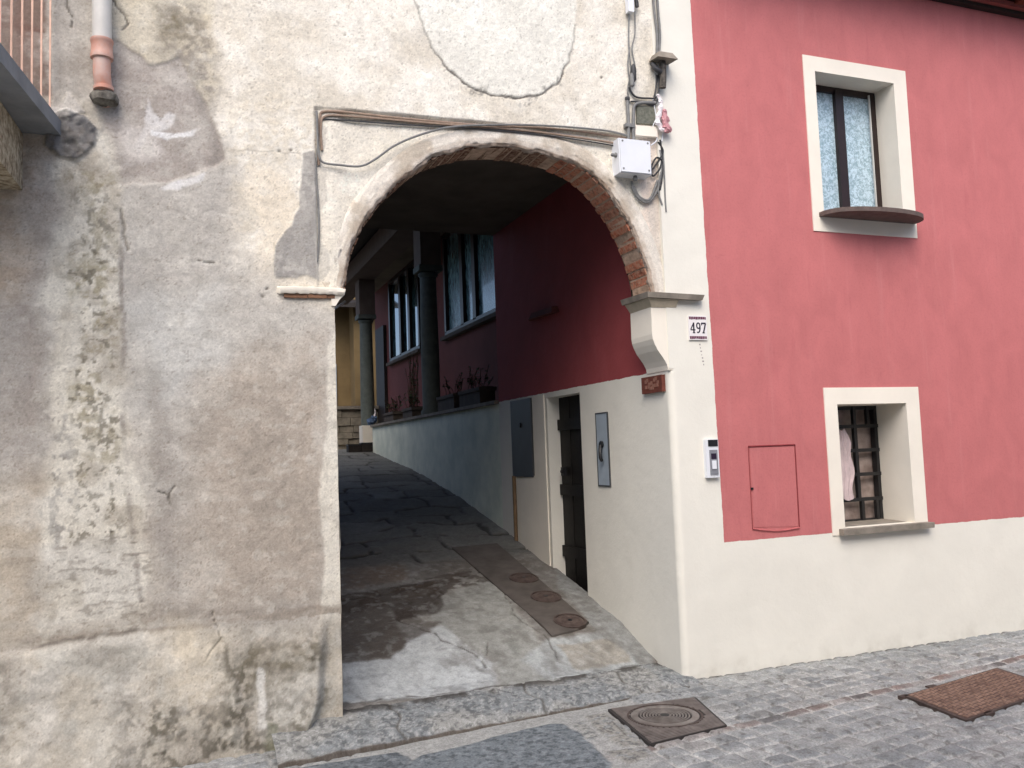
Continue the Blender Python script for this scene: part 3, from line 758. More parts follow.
# loggia at the back of the passage
bm = bmesh.new()
plane_holes(bm, 3.45, 9.87, .2, 2.115, [], lambda a, b: (0, a, b))
quad(bm, (0,9.87,.2),(2.2,9.87,.2),(2.2,9.87,2.115),(0,9.87,2.115)); quad(bm, (0,3.45,2.115),(2.2,3.45,2.115),(2.2,9.87,2.115),(0,9.87,2.115))
obj('terrace_wall', bm, M['pale_render'], RH)
bm = B(-.035, .32, 3.5, 9.9, 2.117, 2.155); obj('coping', bm, M['stone'], RH, bevel=.006)
bm = bmesh.new()
plane_holes(bm, 3.45, 14, 1.6, 5.36, [(4.6, 8.5, 3.54, 5.25), (10.1, 12.5, 3.54, 5.25)], lambda a, b: (1.0, a, b)); quad(bm, (0.002,3.447,2.1),(1.0,3.447,2.1),(1.0,3.447,5.3),(0.002,3.447,5.3))
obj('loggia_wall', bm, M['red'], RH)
for (y0, y1, mm, gl) in ((4.6, 8.5, (5.6, 6.95, 7.55), 'curtained'), (10.1, 12.5, (10.85, 11.55), 'loggia_glass')):
    bm = bmesh.new(); fr = bmesh.new()
    def rail(a, b, c, d): box(fr, .96, 1.06, a, b, c, d)
    rail(y0, y1, 3.54, 3.62); rail(y0, y1, 5.18, 5.25); rail(y0, y0+.09, 3.6, 5.2); rail(y1-.09, y1, 3.6, 5.2)
    for q in mm: rail(q-.07, q+.07, 3.6, 5.2)
    w = obj('loggia_window', fr, M['brownwood'], RH)
    w['label'] = 'loggia window with curtained glass nearer the passage' if gl == 'curtained' else 'loggia window with dark reflecting glass further back'
    box(bm, 1.02, 1.03, y0+.05, y1-.05, 3.58, 5.22); obj('pane', bm, M[gl], w)
    bm = B(.90, 1.04, y0-.08, y1+.08, 3.48, 3.54); obj('sill', bm, M['trough'], w, bevel=.005)
bm = B(.93, 1.0, 12.9, 13.7, 1.9, 4.4); obj('back_door', bm, M['darkwood'], RH)
bm = B(1.1, 6, 3.5, 14, 1.7, 5.3); obj('interior_mass', bm, M['soot'], RH)
bm = B(.0, 1.0, 3.45, 14, 5.30, 5.45); obj('porch_ceiling', bm, M['soot'], RH)
bm = B(-.15, .28, 3.45, 13.5, 4.93, 5.26); obj('beam', bm, M['pier'], RH, bevel=.01)
bm = bmesh.new(); hexa(bm, [(-1.0,3.5,5.22),(-.15,3.5,5.30),(-.15,13.6,5.30),(-1.0,13.6,5.22),(-1.0,3.5,5.34),(6,3.5,6.5),(6,13.6,6.5),(-1.0,13.6,5.34)])
obj('loggia_roof', bm, M['darkwood'], RH)
def column(cx, cy, zt, zb):
    bm = bmesh.new(); prof = [(.15, 0), (.15, .06), (.125, .09), (.13, (zt-zb)*.4), (.115, zt-zb-.16), (.14, zt-zb-.13), (.14, zt-zb-.10), (.12, zt-zb-.08)]
    lathe(bm, (cx, cy, zb), prof, 20); c = obj('column', bm, M['column'], RH, smooth=True)
    bm = B(cx-.17, cx+.17, cy-.17, cy+.17, zt-.08, zt); obj('capital', bm, M['column'], c, bevel=.012)
    bm = B(cx-.15, cx+.15, cy-.18, cy+.18, zt, 4.935); obj('pier', bm, M['pier'], c, bevel=.01)
column(.14, 6.55, 4.27, 2.15)
column(.14, 10.9, 4.27, 1.6)

# ------------------------------------------------------------------ ground heights
RY = [-.4, .0, .33, .91, 1.46, 2.1, 3.06, 4.93, 6.76, 9.87, 11, 60]
RZ = [.0, .0, .05, .25, .37, .5, .7, 1.07, 1.34, 1.68, 1.74, 1.74]
def yfront(X): return -.135+.116*X
def yback(X): return np.interp(X, [-2.6, -2.3, -1.4, -.8, -.15, .1], [.08, .1, .17, .25, .33, .36])
def ktop(X, Y): return .012+.028*(-X/2.3)+(.06+.055*(-X/2.3))*(Y-yfront(X))
def zramp(X, Y):
    return np.where(Y < yback(X), ktop(X, Y), ktop(X, yback(X))*np.clip(1-(Y-yback(X))/1.2, 0, 1)+np.interp(Y, RY, RZ)-np.interp(yback(X), RY, RZ)*np.clip(1-(Y-yback(X))/1.2, 0, 1))
def gp(x, y, ramp=True):
    d = _ray(x, y); t = 3.
    if not ramp:
        t = -CAM[2]/d[2]; q = CAM+d*t; return (float(q[0]), float(q[1]))
    while t < 40:
        q = CAM+d*t
        if q[2] < float(zramp(q[0], q[1])): break
        t += .012
    return (float(q[0]), float(q[1]))
# kerb
def make_kerb():
    xs = np.arange(-2.75, .06, .009); t = np.linspace(0, 1, 52)
    X, T = np.meshgrid(xs, t, indexing='ij')
    yf = yfront(X)+(fbm(X, X*0, 6, 3, 61)-.5)*.03; yb = yback(X)+.01
    Y = yf+(yb-yf)*np.clip((T-.12)/.88, 0, 1)
    Y = np.where(T < .12, yf-.012*(1-T/.12), Y)
    top = ktop(X, Y)+(fbm(X, Y, 9, 4, 62)-.5)*.03-.018*ss(.30, .12, T)
    Z = np.where(T < .1, -.03+(top+.03)*ss(0, .1, T), top)
    C = np.ones(X.shape+(3,))*np.array(lin((138, 142, 142)))
    C = mixc(C, ss(.45, .6, fbm(X, Y, 3, 4, 63))*.6, (164, 162, 154)); C = mixc(C, ss(.5, .62, fbm(X, Y, 34, 3, 64))*.6, (84, 86, 86))
    C = mixc(C, ss(.56, .66, fbm(X, Y, 60, 3, 65))*.5, (190, 190, 186))
    C = mixc(C, ss(.16, .08, T)*.85, (92, 82, 72))
    d = np.minimum.reduce([np.abs(X-a+.02*np.sin(Y*20)) for a in (-2.02+Y*.1, -1.12, -.42)])
    C = mixc(C, ss(.012, .004, d)*.7, (88, 84, 78)); Z = Z-ss(.014, .004, d)*.01
    # dark moss near the joint to the concrete
    C = mixc(C, ss(.14, .02, yb-Y)*ss(.4, .55, fbm(X, Y, 7, 4, 66))*.85, (66, 62, 58))
    o = grid_object('kerb', np.stack([X, Y, Z], -1), C, np.ones((X.shape[0]-1, X.shape[1]-1), bool), M['kerb']); tag(o, kind='structure')
make_kerb()
def make_ramp():
    xs = np.linspace(-2.36, .03, 250)
    ys = np.concatenate([np.linspace(0, 1, 300)**1.25*3.2, np.arange(3.22, 7, .018), np.arange(7, 11, .035)])
    S, T = np.meshgrid(xs, ys, indexing='ij'); X = S; Y = yback(X)+T*(11-yback(X))/ys[-1]
    Z = zramp(X, Y)
    wx = X+(fbm(X, Y, 4, 4, 71)-.5)*.14; wy = Y+(fbm(X, Y, 4, 4, 72)-.5)*.14
    mid = fbm(X, Y, 5, 5, 73); fine = fbm(X, Y, 28, 4, 74); big = fbm(X, Y, 1.2, 4, 75)
    C = np.ones(X.shape+(3,))*np.array(lin((118, 115, 110)))
    C = mixc(C, ss(.45, .62, mid)*.5, (100, 92, 84)); C = mixc(C, ss(.45, .6, big)*.4, (134, 132, 128))
    P = lambda pts: [gp(*q) for q in pts]
    def lay(pts, c, soft=.03, op=1., mod=None):
        nonlocal C
        m = ss(soft, -soft, sdpoly(wx, wy, P(pts))); C = mixc(C, m*op*(1 if mod is None else mod), c); return m
    lay([(300,712),(345,702),(500,690),(560,680),(540,640),(490,576),(440,590),(300,640)], (152,150,144), .05)
    lay([(438,600),(490,580),(540,640),(560,682),(500,690),(498,662),(470,645),(440,628),(428,612)], (146,147,142), .03)
    lay([(300,706),(300,672),(384,656),(406,640),(400,622),(440,626),(470,645),(498,664),(495,690),(400,700)], (178,182,182), .03)
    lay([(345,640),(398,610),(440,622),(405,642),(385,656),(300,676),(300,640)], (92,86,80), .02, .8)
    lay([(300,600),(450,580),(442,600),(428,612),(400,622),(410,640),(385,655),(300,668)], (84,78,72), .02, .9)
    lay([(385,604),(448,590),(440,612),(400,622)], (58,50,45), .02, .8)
    lay([(430,640),(470,645),(500,668),(495,678),(460,660)], (110,108,104), .02, .5, ss(.42, .55, mid))
    lay([(500,640),(535,640),(545,670),(515,660)], (112,114,108), .03, .6, ss(.4, .6, mid))
    lay([(522,662),(552,640),(596,630),(618,622),(660,668),(560,684)], (164,168,167), .03)
    lay([(560,646),(618,634),(634,660),(577,672)], (152,146,134), .02, .75)
    lay([(552,560),(600,600),(650,640),(668,672),(640,660),(596,628),(560,590)], (140,142,140), .02, .9)
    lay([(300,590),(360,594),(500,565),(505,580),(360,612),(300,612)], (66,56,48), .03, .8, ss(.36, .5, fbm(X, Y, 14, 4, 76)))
    lay([(345,552),(400,548),(410,580),(345,590)], (108,86,66), .06, .5)
    lay([(345,525),(378,522),(378,548),(345,552)], (146,146,146), .05, .6)
    # moss and dirt in the joint at the kerb and small crack runs
    for pts, w, op in (([(345,704),(400,698),(495,688),(560,682),(640,664)], .022, .8), ([(398,620),(420,625),(440,640),(470,650),(492,668)], .014, .7),
                       ([(490,576),(520,620),(552,640),(560,665)], .012, .6), ([(345,600),(360,598),(450,582),(520,560)], .018, .9),
                       ([(345,552),(420,545),(500,530)], .010, .7), ([(488,640),(490,655)], .01, .6)):
        d = sdline(wx, wy, P(pts)); C = mixc(C, ss(w, w*.3, d)*op*ss(.3, .5, fbm(X, Y, 12, 3, 77)), (62, 56, 50)); Z = Z-ss(w, w*.3, d)*.008
    # flagstones further up
    m2 = fbm(X*1.4, Y*.7, 7, 5, 94); m3 = fbm(X, Y, 19, 4, 95)
    C = mixc(C, ss(.48, .74, m2)*.45, (96, 93, 88)); C = mixc(C, ss(.54, .74, m3)*.22, (84, 80, 74)); C = mixc(C, ss(.44, .26, m3)*.2, (180, 182, 180))
    far = ss(2.55, 2.75, wy)
    gy = (wy+.06*np.sin(X*2.3)+(fbm(X, Y, 1.3, 2, 78)-.5)*.5)/.42; row = np.floor(gy); off = _T[(row.astype(int)*5) % 256, 9]*.9
    wd = .45+.5*_T[(row.astype(int)*3) % 256, 21]; Xq = X+(fbm(X, Y, 2.5, 3, 79)-.5)*.2
    cellx = np.floor((Xq+off)/wd); h = _T[(row.astype(int)*7) % 256, (cellx.astype(int)*13) % 256]
    fy = gy % 1; fxx = ((Xq+off)/wd) % 1
    dj = np.minimum(np.minimum(fy, 1-fy)*.42, np.minimum(fxx, 1-fxx)*wd)
    stone = np.array(lin((104, 104, 100)))*(1+(h[..., None]-.5)*.55)
    C = C+(stone*(1+(mid[..., None]-.5)*.5)-C)*far[..., None]*.9
    jm = ss(.035, .008, dj)*far*ss(.30, .55, fbm(X, Y, 6, 3, 80)); C = mixc(C, jm*.75, (44, 40, 36)); Z = Z-jm*.018+far*(h-.5)*.012
    Z = Z+(mid-.5)*.022+(fine-.5)*.006+(big-.5)*.02*ss(0, .3, T)*ss(0, .15, -X)
    C = C*(1+(fine-.5)*.35)[..., None]
    Z = np.where(Y < yback(X)+.012, ktop(X, yback(X))-.01, Z)
    o = grid_object('ramp', np.stack([X, Y, Z], -1), C, np.ones((X.shape[0]-1, X.shape[1]-1), bool), M['ramp']); tag(o, kind='structure')
make_ramp()
# street paving
def make_street():
    xs = np.concatenate([np.linspace(-9, -3.4, 60)[:-1], np.arange(-3.4, 4.4, .0085), np.linspace(4.41, 12, 60)])
    ys = np.concatenate([np.linspace(-9, -2.5, 60)[:-1], np.arange(-2.5, .06, .0085), np.linspace(.07, .5, 4)])
    X, Y = np.meshgrid(xs, ys, indexing='ij')
    th = .125; u = X*math.cos(th)+Y*math.sin(th); v = -X*math.sin(th)+Y*math.cos(th)
    v0 = -.925                                   # guide row of brown stones
    u = u+(fbm(X, Y, 2.2, 3, 81)-.5)*.05; vw = v+(fbm(X, Y, 2.2, 3, 82)-.5)*.05+(fbm(X, Y, 11, 3, 83)-.5)*.014
    uw = u+(fbm(X, Y, 11, 3, 84)-.5)*.02
    side = vw > v0+.045; guide = (vw > v0-.045) & ~side
    rh = np.where(side, .118, .132); rw = np.where(side, .135, .165)
    vv = np.where(side, vw-v0-.045, vw-v0+.045)
    row = np.floor(vv/rh).astype(int); row = np.where(guide, 999, row); fy = np.where(guide, (vw-v0+.045)/.09, (vv/rh) % 1)
    rh = np.where(guide, .09, rh); rw = np.where(guide, .19, rw)
    off = _T[(row*11) % 256, 5]*.17+(row % 2)*.5*rw
    cell = np.floor((uw+off)/rw).astype(int); fx = ((uw+off)/rw) % 1
    j2 = (_T[(row*3) % 256, (cell*5) % 256]-.5)*.16
    fx = np.clip(fx, 0, 1); h = _T[(row*7+3) % 256, (cell*13+1) % 256]; h2 = _T[(row*17+9) % 256, (cell*3+77) % 256]
    dj = np.minimum(np.minimum(fy, 1-fy)*rh, np.minimum(fx, 1-fx)*rw)
    base = np.ones(X.shape+(3,))*np.array(lin((164, 167, 166)))
    base = mixc(base, ss(.4, .95, h)*.6, (118, 122, 124)); base = mixc(base, ss(.45, .1, h)*.5, (164, 164, 160)); base = mixc(base, (h2 > .9)*.3, (150, 140, 130))
    gcol = np.ones(X.shape+(3,))*np.array(lin((128, 116, 110)))
    gcol = mixc(gcol, (h > .7)*.7, (146, 126, 118)); gcol = mixc(gcol, (h < .35)*.8, (98, 97, 97))
    C = np.where(guide[..., None], gcol, base)
    fine = fbm(X, Y, 40, 4, 85); mid = fbm(X, Y, 6, 5, 86); big = fbm(X, Y, 1.5, 4, 87)
    nearw = ss(-.75, -.2, vw)
    jn = ss(.015+.008*(fine-.5), .005, dj)*(1-.45*nearw)*ss(.2, .45, mid+.2)
    C = mixc(C, jn*.85, (196, 195, 189)); Z = -ss(.026, .004, dj)*.012*(1-.4*nearw)+(h-.5)*.006+(fine-.5)*.003
    C = mixc(C, ss(.46, .62, mid)*.5, (176, 177, 173)); C = mixc(C, ss(.5, .62, fbm(X, Y, 13, 4, 93))*.35, (116, 118, 116)); C = mixc(C, ss(.55, .40, big)*.25, (120, 124, 124))
    C = mixc(C, ss(.66, .74, fbm(X, Y, 24, 3, 88))*.5, (88, 84, 78))
    # strip of mortar and the big dark slabs on the left
    P = lambda pts: [gp(*q, False) for q in pts]
    fx2 = X+(fbm(X, Y, 14, 3, 89)-.5)*.03; fy2 = Y+(fbm(X, Y, 14, 3, 90)-.5)*.03
    mz = ss(.01, -.01, sdpoly(fx2, fy2, P([(180,800),(400,742),(520,718),(640,694),(678,690),(610,712),(640,742),(660,757),(650,768),(612,800)])))
    C = mixc(C, mz*.8, (172, 172, 167)); Z = Z*(1-mz)-mz*.004
    for pts, c in (([(420,756),(548,724),(562,724),(580,734),(612,766),(620,800),(380,800),(404,768)], (124,131,134)), ([(190,800),(300,768),(396,752),(412,760),(398,775),(380,800)], (116,122,125)),
                   ([(586,716),(606,713),(645,746),(622,748),(600,732)], (160,158,150)), ([(572,724),(584,720),(600,738),(590,742)], (166,166,160)), ([(606,752),(640,748),(655,754),(628,764)], (152,150,142)),
                   ([(625,696),(672,690),(690,694),(640,704)], (160,162,160))):
        m = ss(.018, -.014, sdpoly(fx2, fy2, P(pts))); C = mixc(C, m, c); Z = Z+m*.007
        C = mixc(C, m*ss(.54, .64, fbm(X, Y, 45, 3, 91))*.6, (66, 70, 74)); C = mixc(C, m*ss(.58, .68, fbm(X, Y, 30, 3, 92))*.4, (160, 166, 168))
    for pts in ([(612,722),(626,736)], [(600,728),(612,734)]):
        C = mixc(C, ss(.008, .003, sdline(X, Y, P(pts)))*.7, (90, 86, 80))
    # grit line at the foot of the walls
    C = mixc(C, ss(.035, .0, np.abs(Y+.0))*(X > 0)*ss(.4, .6, mid)*.8, (78, 74, 66))
    C = C*(1+(fine-.5)*.3)[..., None]
    Z = Z+(big-.5)*.012*ss(0, -.2, Y)
    o = grid_object('street', np.stack([X, Y, Z], -1), C, np.ones((X.shape[0]-1, X.shape[1]-1), bool), M['street']); tag(o, kind='structure')
make_street()
bm = bmesh.new(); quad(bm, (-300,-300,-.03),(300,-300,-.03),(300,300,-.03),(-300,300,-.03)); tag(obj('ground', bm, M['field']), kind='structure')
bm = B(-12, 14, 10.9, 40, .0, 1.735); box(bm, -12, -2.37, 3.65, 10.9, .0, 1.5); tag(obj('courtyard_ground', bm, M['field']), kind='structure')

# ------------------------------------------------------------------ covers in the paving
def on_ramp(x, y, dz=.0): return (x, y, float(zramp(x, y))+dz)
# brown stone strip with three round covers
def strip_cover():
    bm = bmesh.new(); A = gp(552, 638); Bq = gp(592, 628); Cq = gp(497, 545); D = gp(452, 549)
    N = 40; rows = []
    for i in range(N+1):
        t = i/N; a = Vector(A).lerp(Vector(D), t); b = Vector(Bq).lerp(Vector(Cq), t); r = []
        for k in range(9):
            p = a.lerp(b, k/8); x = p.x; y = p.y
            if i == 0 and k > 5: y += (k-5)*.02
            r.append(bm.verts.new((x, y, float(zramp(x, y))+.016)))
        rows.append(r)
    for R0, R1 in zip(rows, rows[1:]):
        for k in range(8): bm.faces.new((R0[k], R0[k+1], R1[k+1], R1[k]))
    ret = bmesh.ops.extrude_face_region(bm, geom=bm.faces[:]); bmesh.ops.translate(bm, verts=[g for g in ret['geom'] if isinstance(g, bmesh.types.BMVert)], vec=(0, 0, -.04))
    o = obj('drain_strip', bm, simple('drain_strip_iron', (92, 86, 81), .8, .3, scale=5, bump=.5, bscale=40, dark=(72, 67, 63)), None, smooth=True)
    tag(o, 'brown iron strip with round lids running up the ramp by the wall', 'drain strip')
strip_cover()
def ramp_normal(x, y):
    e = .1; dz = (float(zramp(x, y+e))-float(zramp(x, y-e)))/(2*e); return math.atan(dz)
def round_cover(px, py, r, label):
    x, y = gp(px, py); z = float(zramp(x, y))+.019
    t = thing('drain_cover', label, 'drain cover', (x, y, z), group='round lids on the ramp')
    t.rotation_euler = (ramp_normal(x, y), 0, 0)
    def put(name, prof, mat):
        bm = bmesh.new(); lathe(bm, (0, 0, 0), prof, 40)
        me = bpy.data.meshes.new(name); bmesh.ops.recalc_face_normals(bm, faces=bm.faces); bm.to_mesh(me); bm.free(); me.materials.append(mat)
        for f in me.polygons: f.use_smooth = False
        return link(bpy.data.objects.new(name, me), t)
    put('ring', [(r, -.03), (r, .004), (r-.006, .006), (r-.014, .004), (r-.014, -.004), (r-.02, -.006)], M['cast_dark'])
    put('lid', [(r-.02, -.03), (r-.02, .001), (r-.03, .003), (r*.6, .004), (r*.58, .001), (r*.5, .001), (r*.48, .004), (r*.14, .005), (r*.12, .0)], M['cast_dark'])
    bm = bmesh.new(); lathe(bm, (0, 0, 0), [(.018, 0), (.018, .0065), (.008, .007)], 12); me = bpy.data.meshes.new('lifting_hole'); bm.to_mesh(me); bm.free(); me.materials.append(M['black']); link(bpy.data.objects.new('lifting_hole', me), t)
round_cover(570, 623, .13, 'round iron lid at the lower end of the brown strip')
round_cover(546, 599, .13, 'middle one of the three round lids on the brown strip')
round_cover(524, 580, .13, 'uppermost and darkest of the three round lids on the strip')
# square cover with round lid
def square_cover():
    q = [gp(*a, False) for a in ((608,711),(696,699),(727,727),(650,746))]
    cx, cy = gp(665, 718, False)
    t = thing('manhole_cover', 'square ribbed iron cover with a round lid in front of the arch', 'manhole cover', (cx, cy, 0))
    bm = bmesh.new(); top = [(a, b, .011) for a, b in q]; hexa(bm, [(a, b, -.04) for a, b in q]+top)
    P = [Vector(v) for v in top]; n = 30
    for i in range(n):          # ribs, cut out round the lid
        for a, b in ((.04, .96),):
            u = (i+.5)/n; p0 = P[0].lerp(P[3], u); p1 = P[1].lerp(P[2], u)
            d = (p1-p0); L = d.length; m = 24; run = None
            for k in range(m+1):
                pt = p0+d*(.03+.94*k/m); ok = (pt-Vector((cx, cy, .011))).length > .222
                if ok and run is None: run = pt
                if (not ok or k == m) and run is not None:
                    e = pt; w = Vector((-d.y, d.x, 0)).normalized()*.004
                    if (e-run).length > .03:
                        hexa(bm, [run-w, e-w, e+w, run+w]+[v+Vector((0, 0, .005)) for v in (run-w, e-w, e+w, run+w)])
                    run = None
    for f in bm.faces:
        if f.calc_area() < .01: f.material_index = 1
    o = obj('frame', bm, simple('frame_iron', (62, 58, 56), .8, .3, scale=20, bump=.3), t); o.data.materials.append(simple('rib_worn', (128, 120, 114), .55, .5, scale=14, bump=.2, dark=(96, 88, 84)))
    bm = bmesh.new(); r = .20
    lathe(bm, (cx, cy, .005), [(r+.022, -.03), (r+.022, .012), (r+.012, .012), (r+.010, -.012), (r, -.012)], 56); obj('rim', bm, M['cast_dark'], t)
    prof = [(r, -.03), (r, .011), (r*.93, .013), (r*.80, .013)]
    for k in range(7):
        a = r*(.78-k*.09); prof += [(a, .004), (a-.009, .004), (a-.009, .013), (a-r*.09+.001, .013)]
    bm = bmesh.new(); lathe(bm, (cx, cy, .005), prof, 56); obj('lid', bm, simple('lid_worn', (132, 126, 120), .5, .5, metal=.2, scale=16, bump=.3, dark=(104, 96, 90)), t)
    bm = bmesh.new(); lathe(bm, (cx, cy, .005), [(.028, 0), (.028, .0145), (.01, .015)], 14); obj('lifting_hole', bm, M['black'], t)
square_cover()
# rusty access plate
def rusty_plate():
    q = [gp(*a, False) for a in ((904,697),(984,673))]; a = Vector((*q[0], 0)); b = Vector((*q[1], 0))
    c = Vector((*gp(966,722,False), 0)); b = a+(b-a).normalized()*1.05; d = c+(b-a)*.98
    a.z = b.z = c.z = d.z = .006
    t = thing('access_cover', 'large rusty rectangular iron plate set in the cobbles', 'access cover', tuple(a))
    bm = bmesh.new(); cs = [c, d, b, a]; hexa(bm, [v+Vector((0, 0, -.04)) for v in cs]+[v+Vector((0, 0, .004)) for v in cs]); obj('frame', bm, M['cast_dark'], t, bevel=.003, segs=1)
    ctr = (a+b+c+d)/4; inn = [ctr+(v-ctr)*.95 for v in cs]
    bm = bmesh.new(); hexa(bm, [v+Vector((0, 0, -.03)) for v in inn]+[v+Vector((0, 0, .007)) for v in inn])
    U = (inn[1]-inn[0]); Vv = (inn[3]-inn[0]); nu, nv = 24, 12; un = U.normalized(); vn = Vv.normalized()
    for i in range(nu):
        for j in range(nv):
            p = inn[0]+U*((i+.5)/nu)+Vv*((j+.5)/nv)+Vector((0, 0, .007)); s = .016
            if (i+j) % 2: e, f = un*s*1.2, vn*s*.55
            else: e, f = un*s*.55, vn*s*1.2
            lo = [p-e-f, p+e-f, p+e+f, p-e+f]; hi = [p+(v-p)*.5+Vector((0, 0, .006)) for v in lo]
            hexa(bm, lo+hi)
    for f in bm.faces:
        if f.calc_area() < .002: f.material_index = 1
    o = obj('plate', bm, simple('rust', (108, 88, 76), .85, .3, scale=9, bump=.5, bscale=60, dark=(74, 56, 50)), t); o.data.materials.append(simple('rust_worn', (138, 112, 96), .7, .4, scale=8, bump=.3, dark=(100, 78, 66)))
    for w in (a+(b-a)*.30+Vector((0, .02, 0)), c+(d-c)*.22, a+Vector((.0, .0, 0))):
        bm = B(w.x-.035, w.x+.035, w.y-.016, w.y+.016, -.02, .010); obj('hinge', bm, M['cast_dark'], t, bevel=.008)
rusty_plate()

# ------------------------------------------------------------------ fixtures on the walls
def W3(x, y, d=.02): a, b = wp(x, y); return Vector((a, -d, b))
# downpipe
t = thing('drainpipe', 'grey plastic drainpipe with terracotta elbow entering the wall', 'drainpipe', (-3.61, -.08, 3.7))
x_, _ = wp(103, 40); r = .052
bm = bmesh.new(); tube(bm, [(x_, -.08, 6.6), (x_, -.08, 3.92)], .051, 20, smooth=False); obj('pipe', bm, M['pvc_grey'], t, smooth=True)
bm = bmesh.new(); lathe(bm, (x_, -.08, 3.865), [(.050, 0), (.059, .002), (.060, .02), (.057, .03), (.056, .09), (.060, .095), (.060, .11), (.052, .112)], 24); obj('sleeve', bm, M['pvc_orange'], t, smooth=True)
bm = bmesh.new(); tube(bm, [(x_, -.08, 3.88), (x_, -.08, 3.80), (x_+.003, -.075, 3.75), (x_+.01, -.05, 3.70), (x_+.012, .03, 3.66)], .046, 20, 8); obj('elbow', bm, M['pvc_orange'], t, smooth=True)
bm = bmesh.new(); lathe(bm, (x_+.008, -.066, 3.69), [(.047, 0), (.053, .003), (.053, .022), (.048, .025)], 24); obj('collar', bm, M['pvc_orange'], t, smooth=True)
bm = bmesh.new(); lathe(bm, (x_+.012, -.035, 3.625), [(.03, 0), (.07, .012), (.076, .04), (.06, .065), (.04, .07)], 18)
for v in bm.verts: v.co += Vector((random.uniform(-.006, .006), random.uniform(-.006, .006), random.uniform(-.006, .006)))
obj('mortar_collar', bm, simple('cement_grey', (140, 136, 126), .95, .1, scale=20, bump=.8, dark=(84, 80, 74)), t, smooth=True)

def cable(name, label, paths, mat, r, cat='cable', d=.012, group=None):
    bm = bmesh.new()
    for i, pts in enumerate(paths):
        if len(pts[0]) == 2: pts = [W3(x, y, d+random.uniform(-.002, .002)) for x, y in pts]
        tube(bm, pts, r, 7, 6)
    tag(obj(name, bm, mat, None, smooth=True), label, cat, group)
RD = -.004                                     # lies in the recessed field
cable('cable', 'tan cable run under the edge of the recessed field over the arch', [[(319,165),(318,140),(320,118),(330,111),(400,118),(480,125),(560,129),(620,137),(634,140)], [(322,150),(321,128),(326,116),(360,117),(430,123),(520,130),(590,139),(626,145)]], M['cable_tan'], .008, d=RD)
cable('cable', 'thin dark cable running beside the tan ones over the arch', [[(321,124),(328,119),(400,124),(470,128),(545,135),(600,143),(622,147)]], M['cable_dark'], .005, d=RD)
cable('cable', 'grey cable sagging below the others at the left of the arch', [[(316,112),(317,135),(318,152),(322,163),(340,166),(360,167),(375,160),(395,146),(425,134),(460,127),(530,126),(600,131),(628,137)]], M['cable_grey'], .007, d=RD+.022)
cable('cable', 'old grey cable going down the left edge of the recess', [[(317,112),(318,140),(316,170),(318,200),(319,235),(317,262)]], M['cable_grey'], .006, d=RD)
# bunch at the right
cable('cable', 'thin grey wires hanging from the white connector', [[(628,14),(628,45),(630,70),(627,90),(629,104)], [(634,12),(634,35),(631,50),(635,72),(631,86)], [(629,48),(627,66),(630,92)]], M['cable_grey'], .005)
cable('cable', 'thick grey cables coming down to the porcelain cap', [[(651,-20),(653,10),(656,35),(656,54)], [(655,-20),(657,10),(659,35),(658,54)]], M['cable_grey'], .010)
cable('cable', 'dark cable loops between the two conduits', [[(628,88),(634,97),(646,99),(656,97),(658,80),(657,70)], [(630,102),(640,103),(652,106),(657,100)], [(656,76),(655,90),(652,104)]], M['cable_dark'], .007)
cable('cable', 'pale wire bent round beside the plastic wrap', [[(652,100),(655,118),(652,128),(656,140),(650,146)], [(655,118),(662,128),(661,142)]], M['white_plastic'], .004)
cable('cable', 'grey cable curving below the junction box', [[(632,181),(634,190),(640,199),(648,202),(655,195),(660,182),(662,168),(660,150)], [(634,186),(640,197),(650,199),(658,180)]], M['cable_grey'], .009, d=-.005)
cable('cable', 'black cable loop right of the junction box', [[(660,140),(662,155),(660,168),(653,176),(651,168),(656,158),(662,162),(662,178),(660,190)], [(658,142),(663,152),(655,166),(650,172)]], M['black'], .007, d=-.0)
cable('cable', 'grey cables going down the seam beside the pilaster', [[(663,150),(664,175),(665,198),(666,212)], [(661,172),(658,190),(662,205)]], M['cable_grey'], .007, d=.0)
# conduit
t = thing('conduit', 'short grey conduit elbow above the junction box', 'conduit', tuple(W3(632, 140)))
bm = bmesh.new(); tube(bm, [W3(627,141), W3(627,124), W3(626,104), W3(626,100)], .012, 10); tube(bm, [W3(632,146), W3(632,118), W3(633,107), W3(640,104), W3(654,104)], .012, 10); obj('pipe', bm, M['cable_grey'], t, smooth=True)
bm = bmesh.new(); p = W3(629,127); box(bm, p.x-.045, p.x+.03, -.035, .0, p.z-.012, p.z+.012); obj('clip', bm, M['cable_grey'], t, bevel=.003)
bm = bmesh.new(); p = W3(626,100); lathe(bm, (p.x, -.02, p.z-.01), [(.014, 0), (.018, .005), (.018, .02), (.012, .024)], 12); obj('end_nut', bm, M['cable_dark'], t)
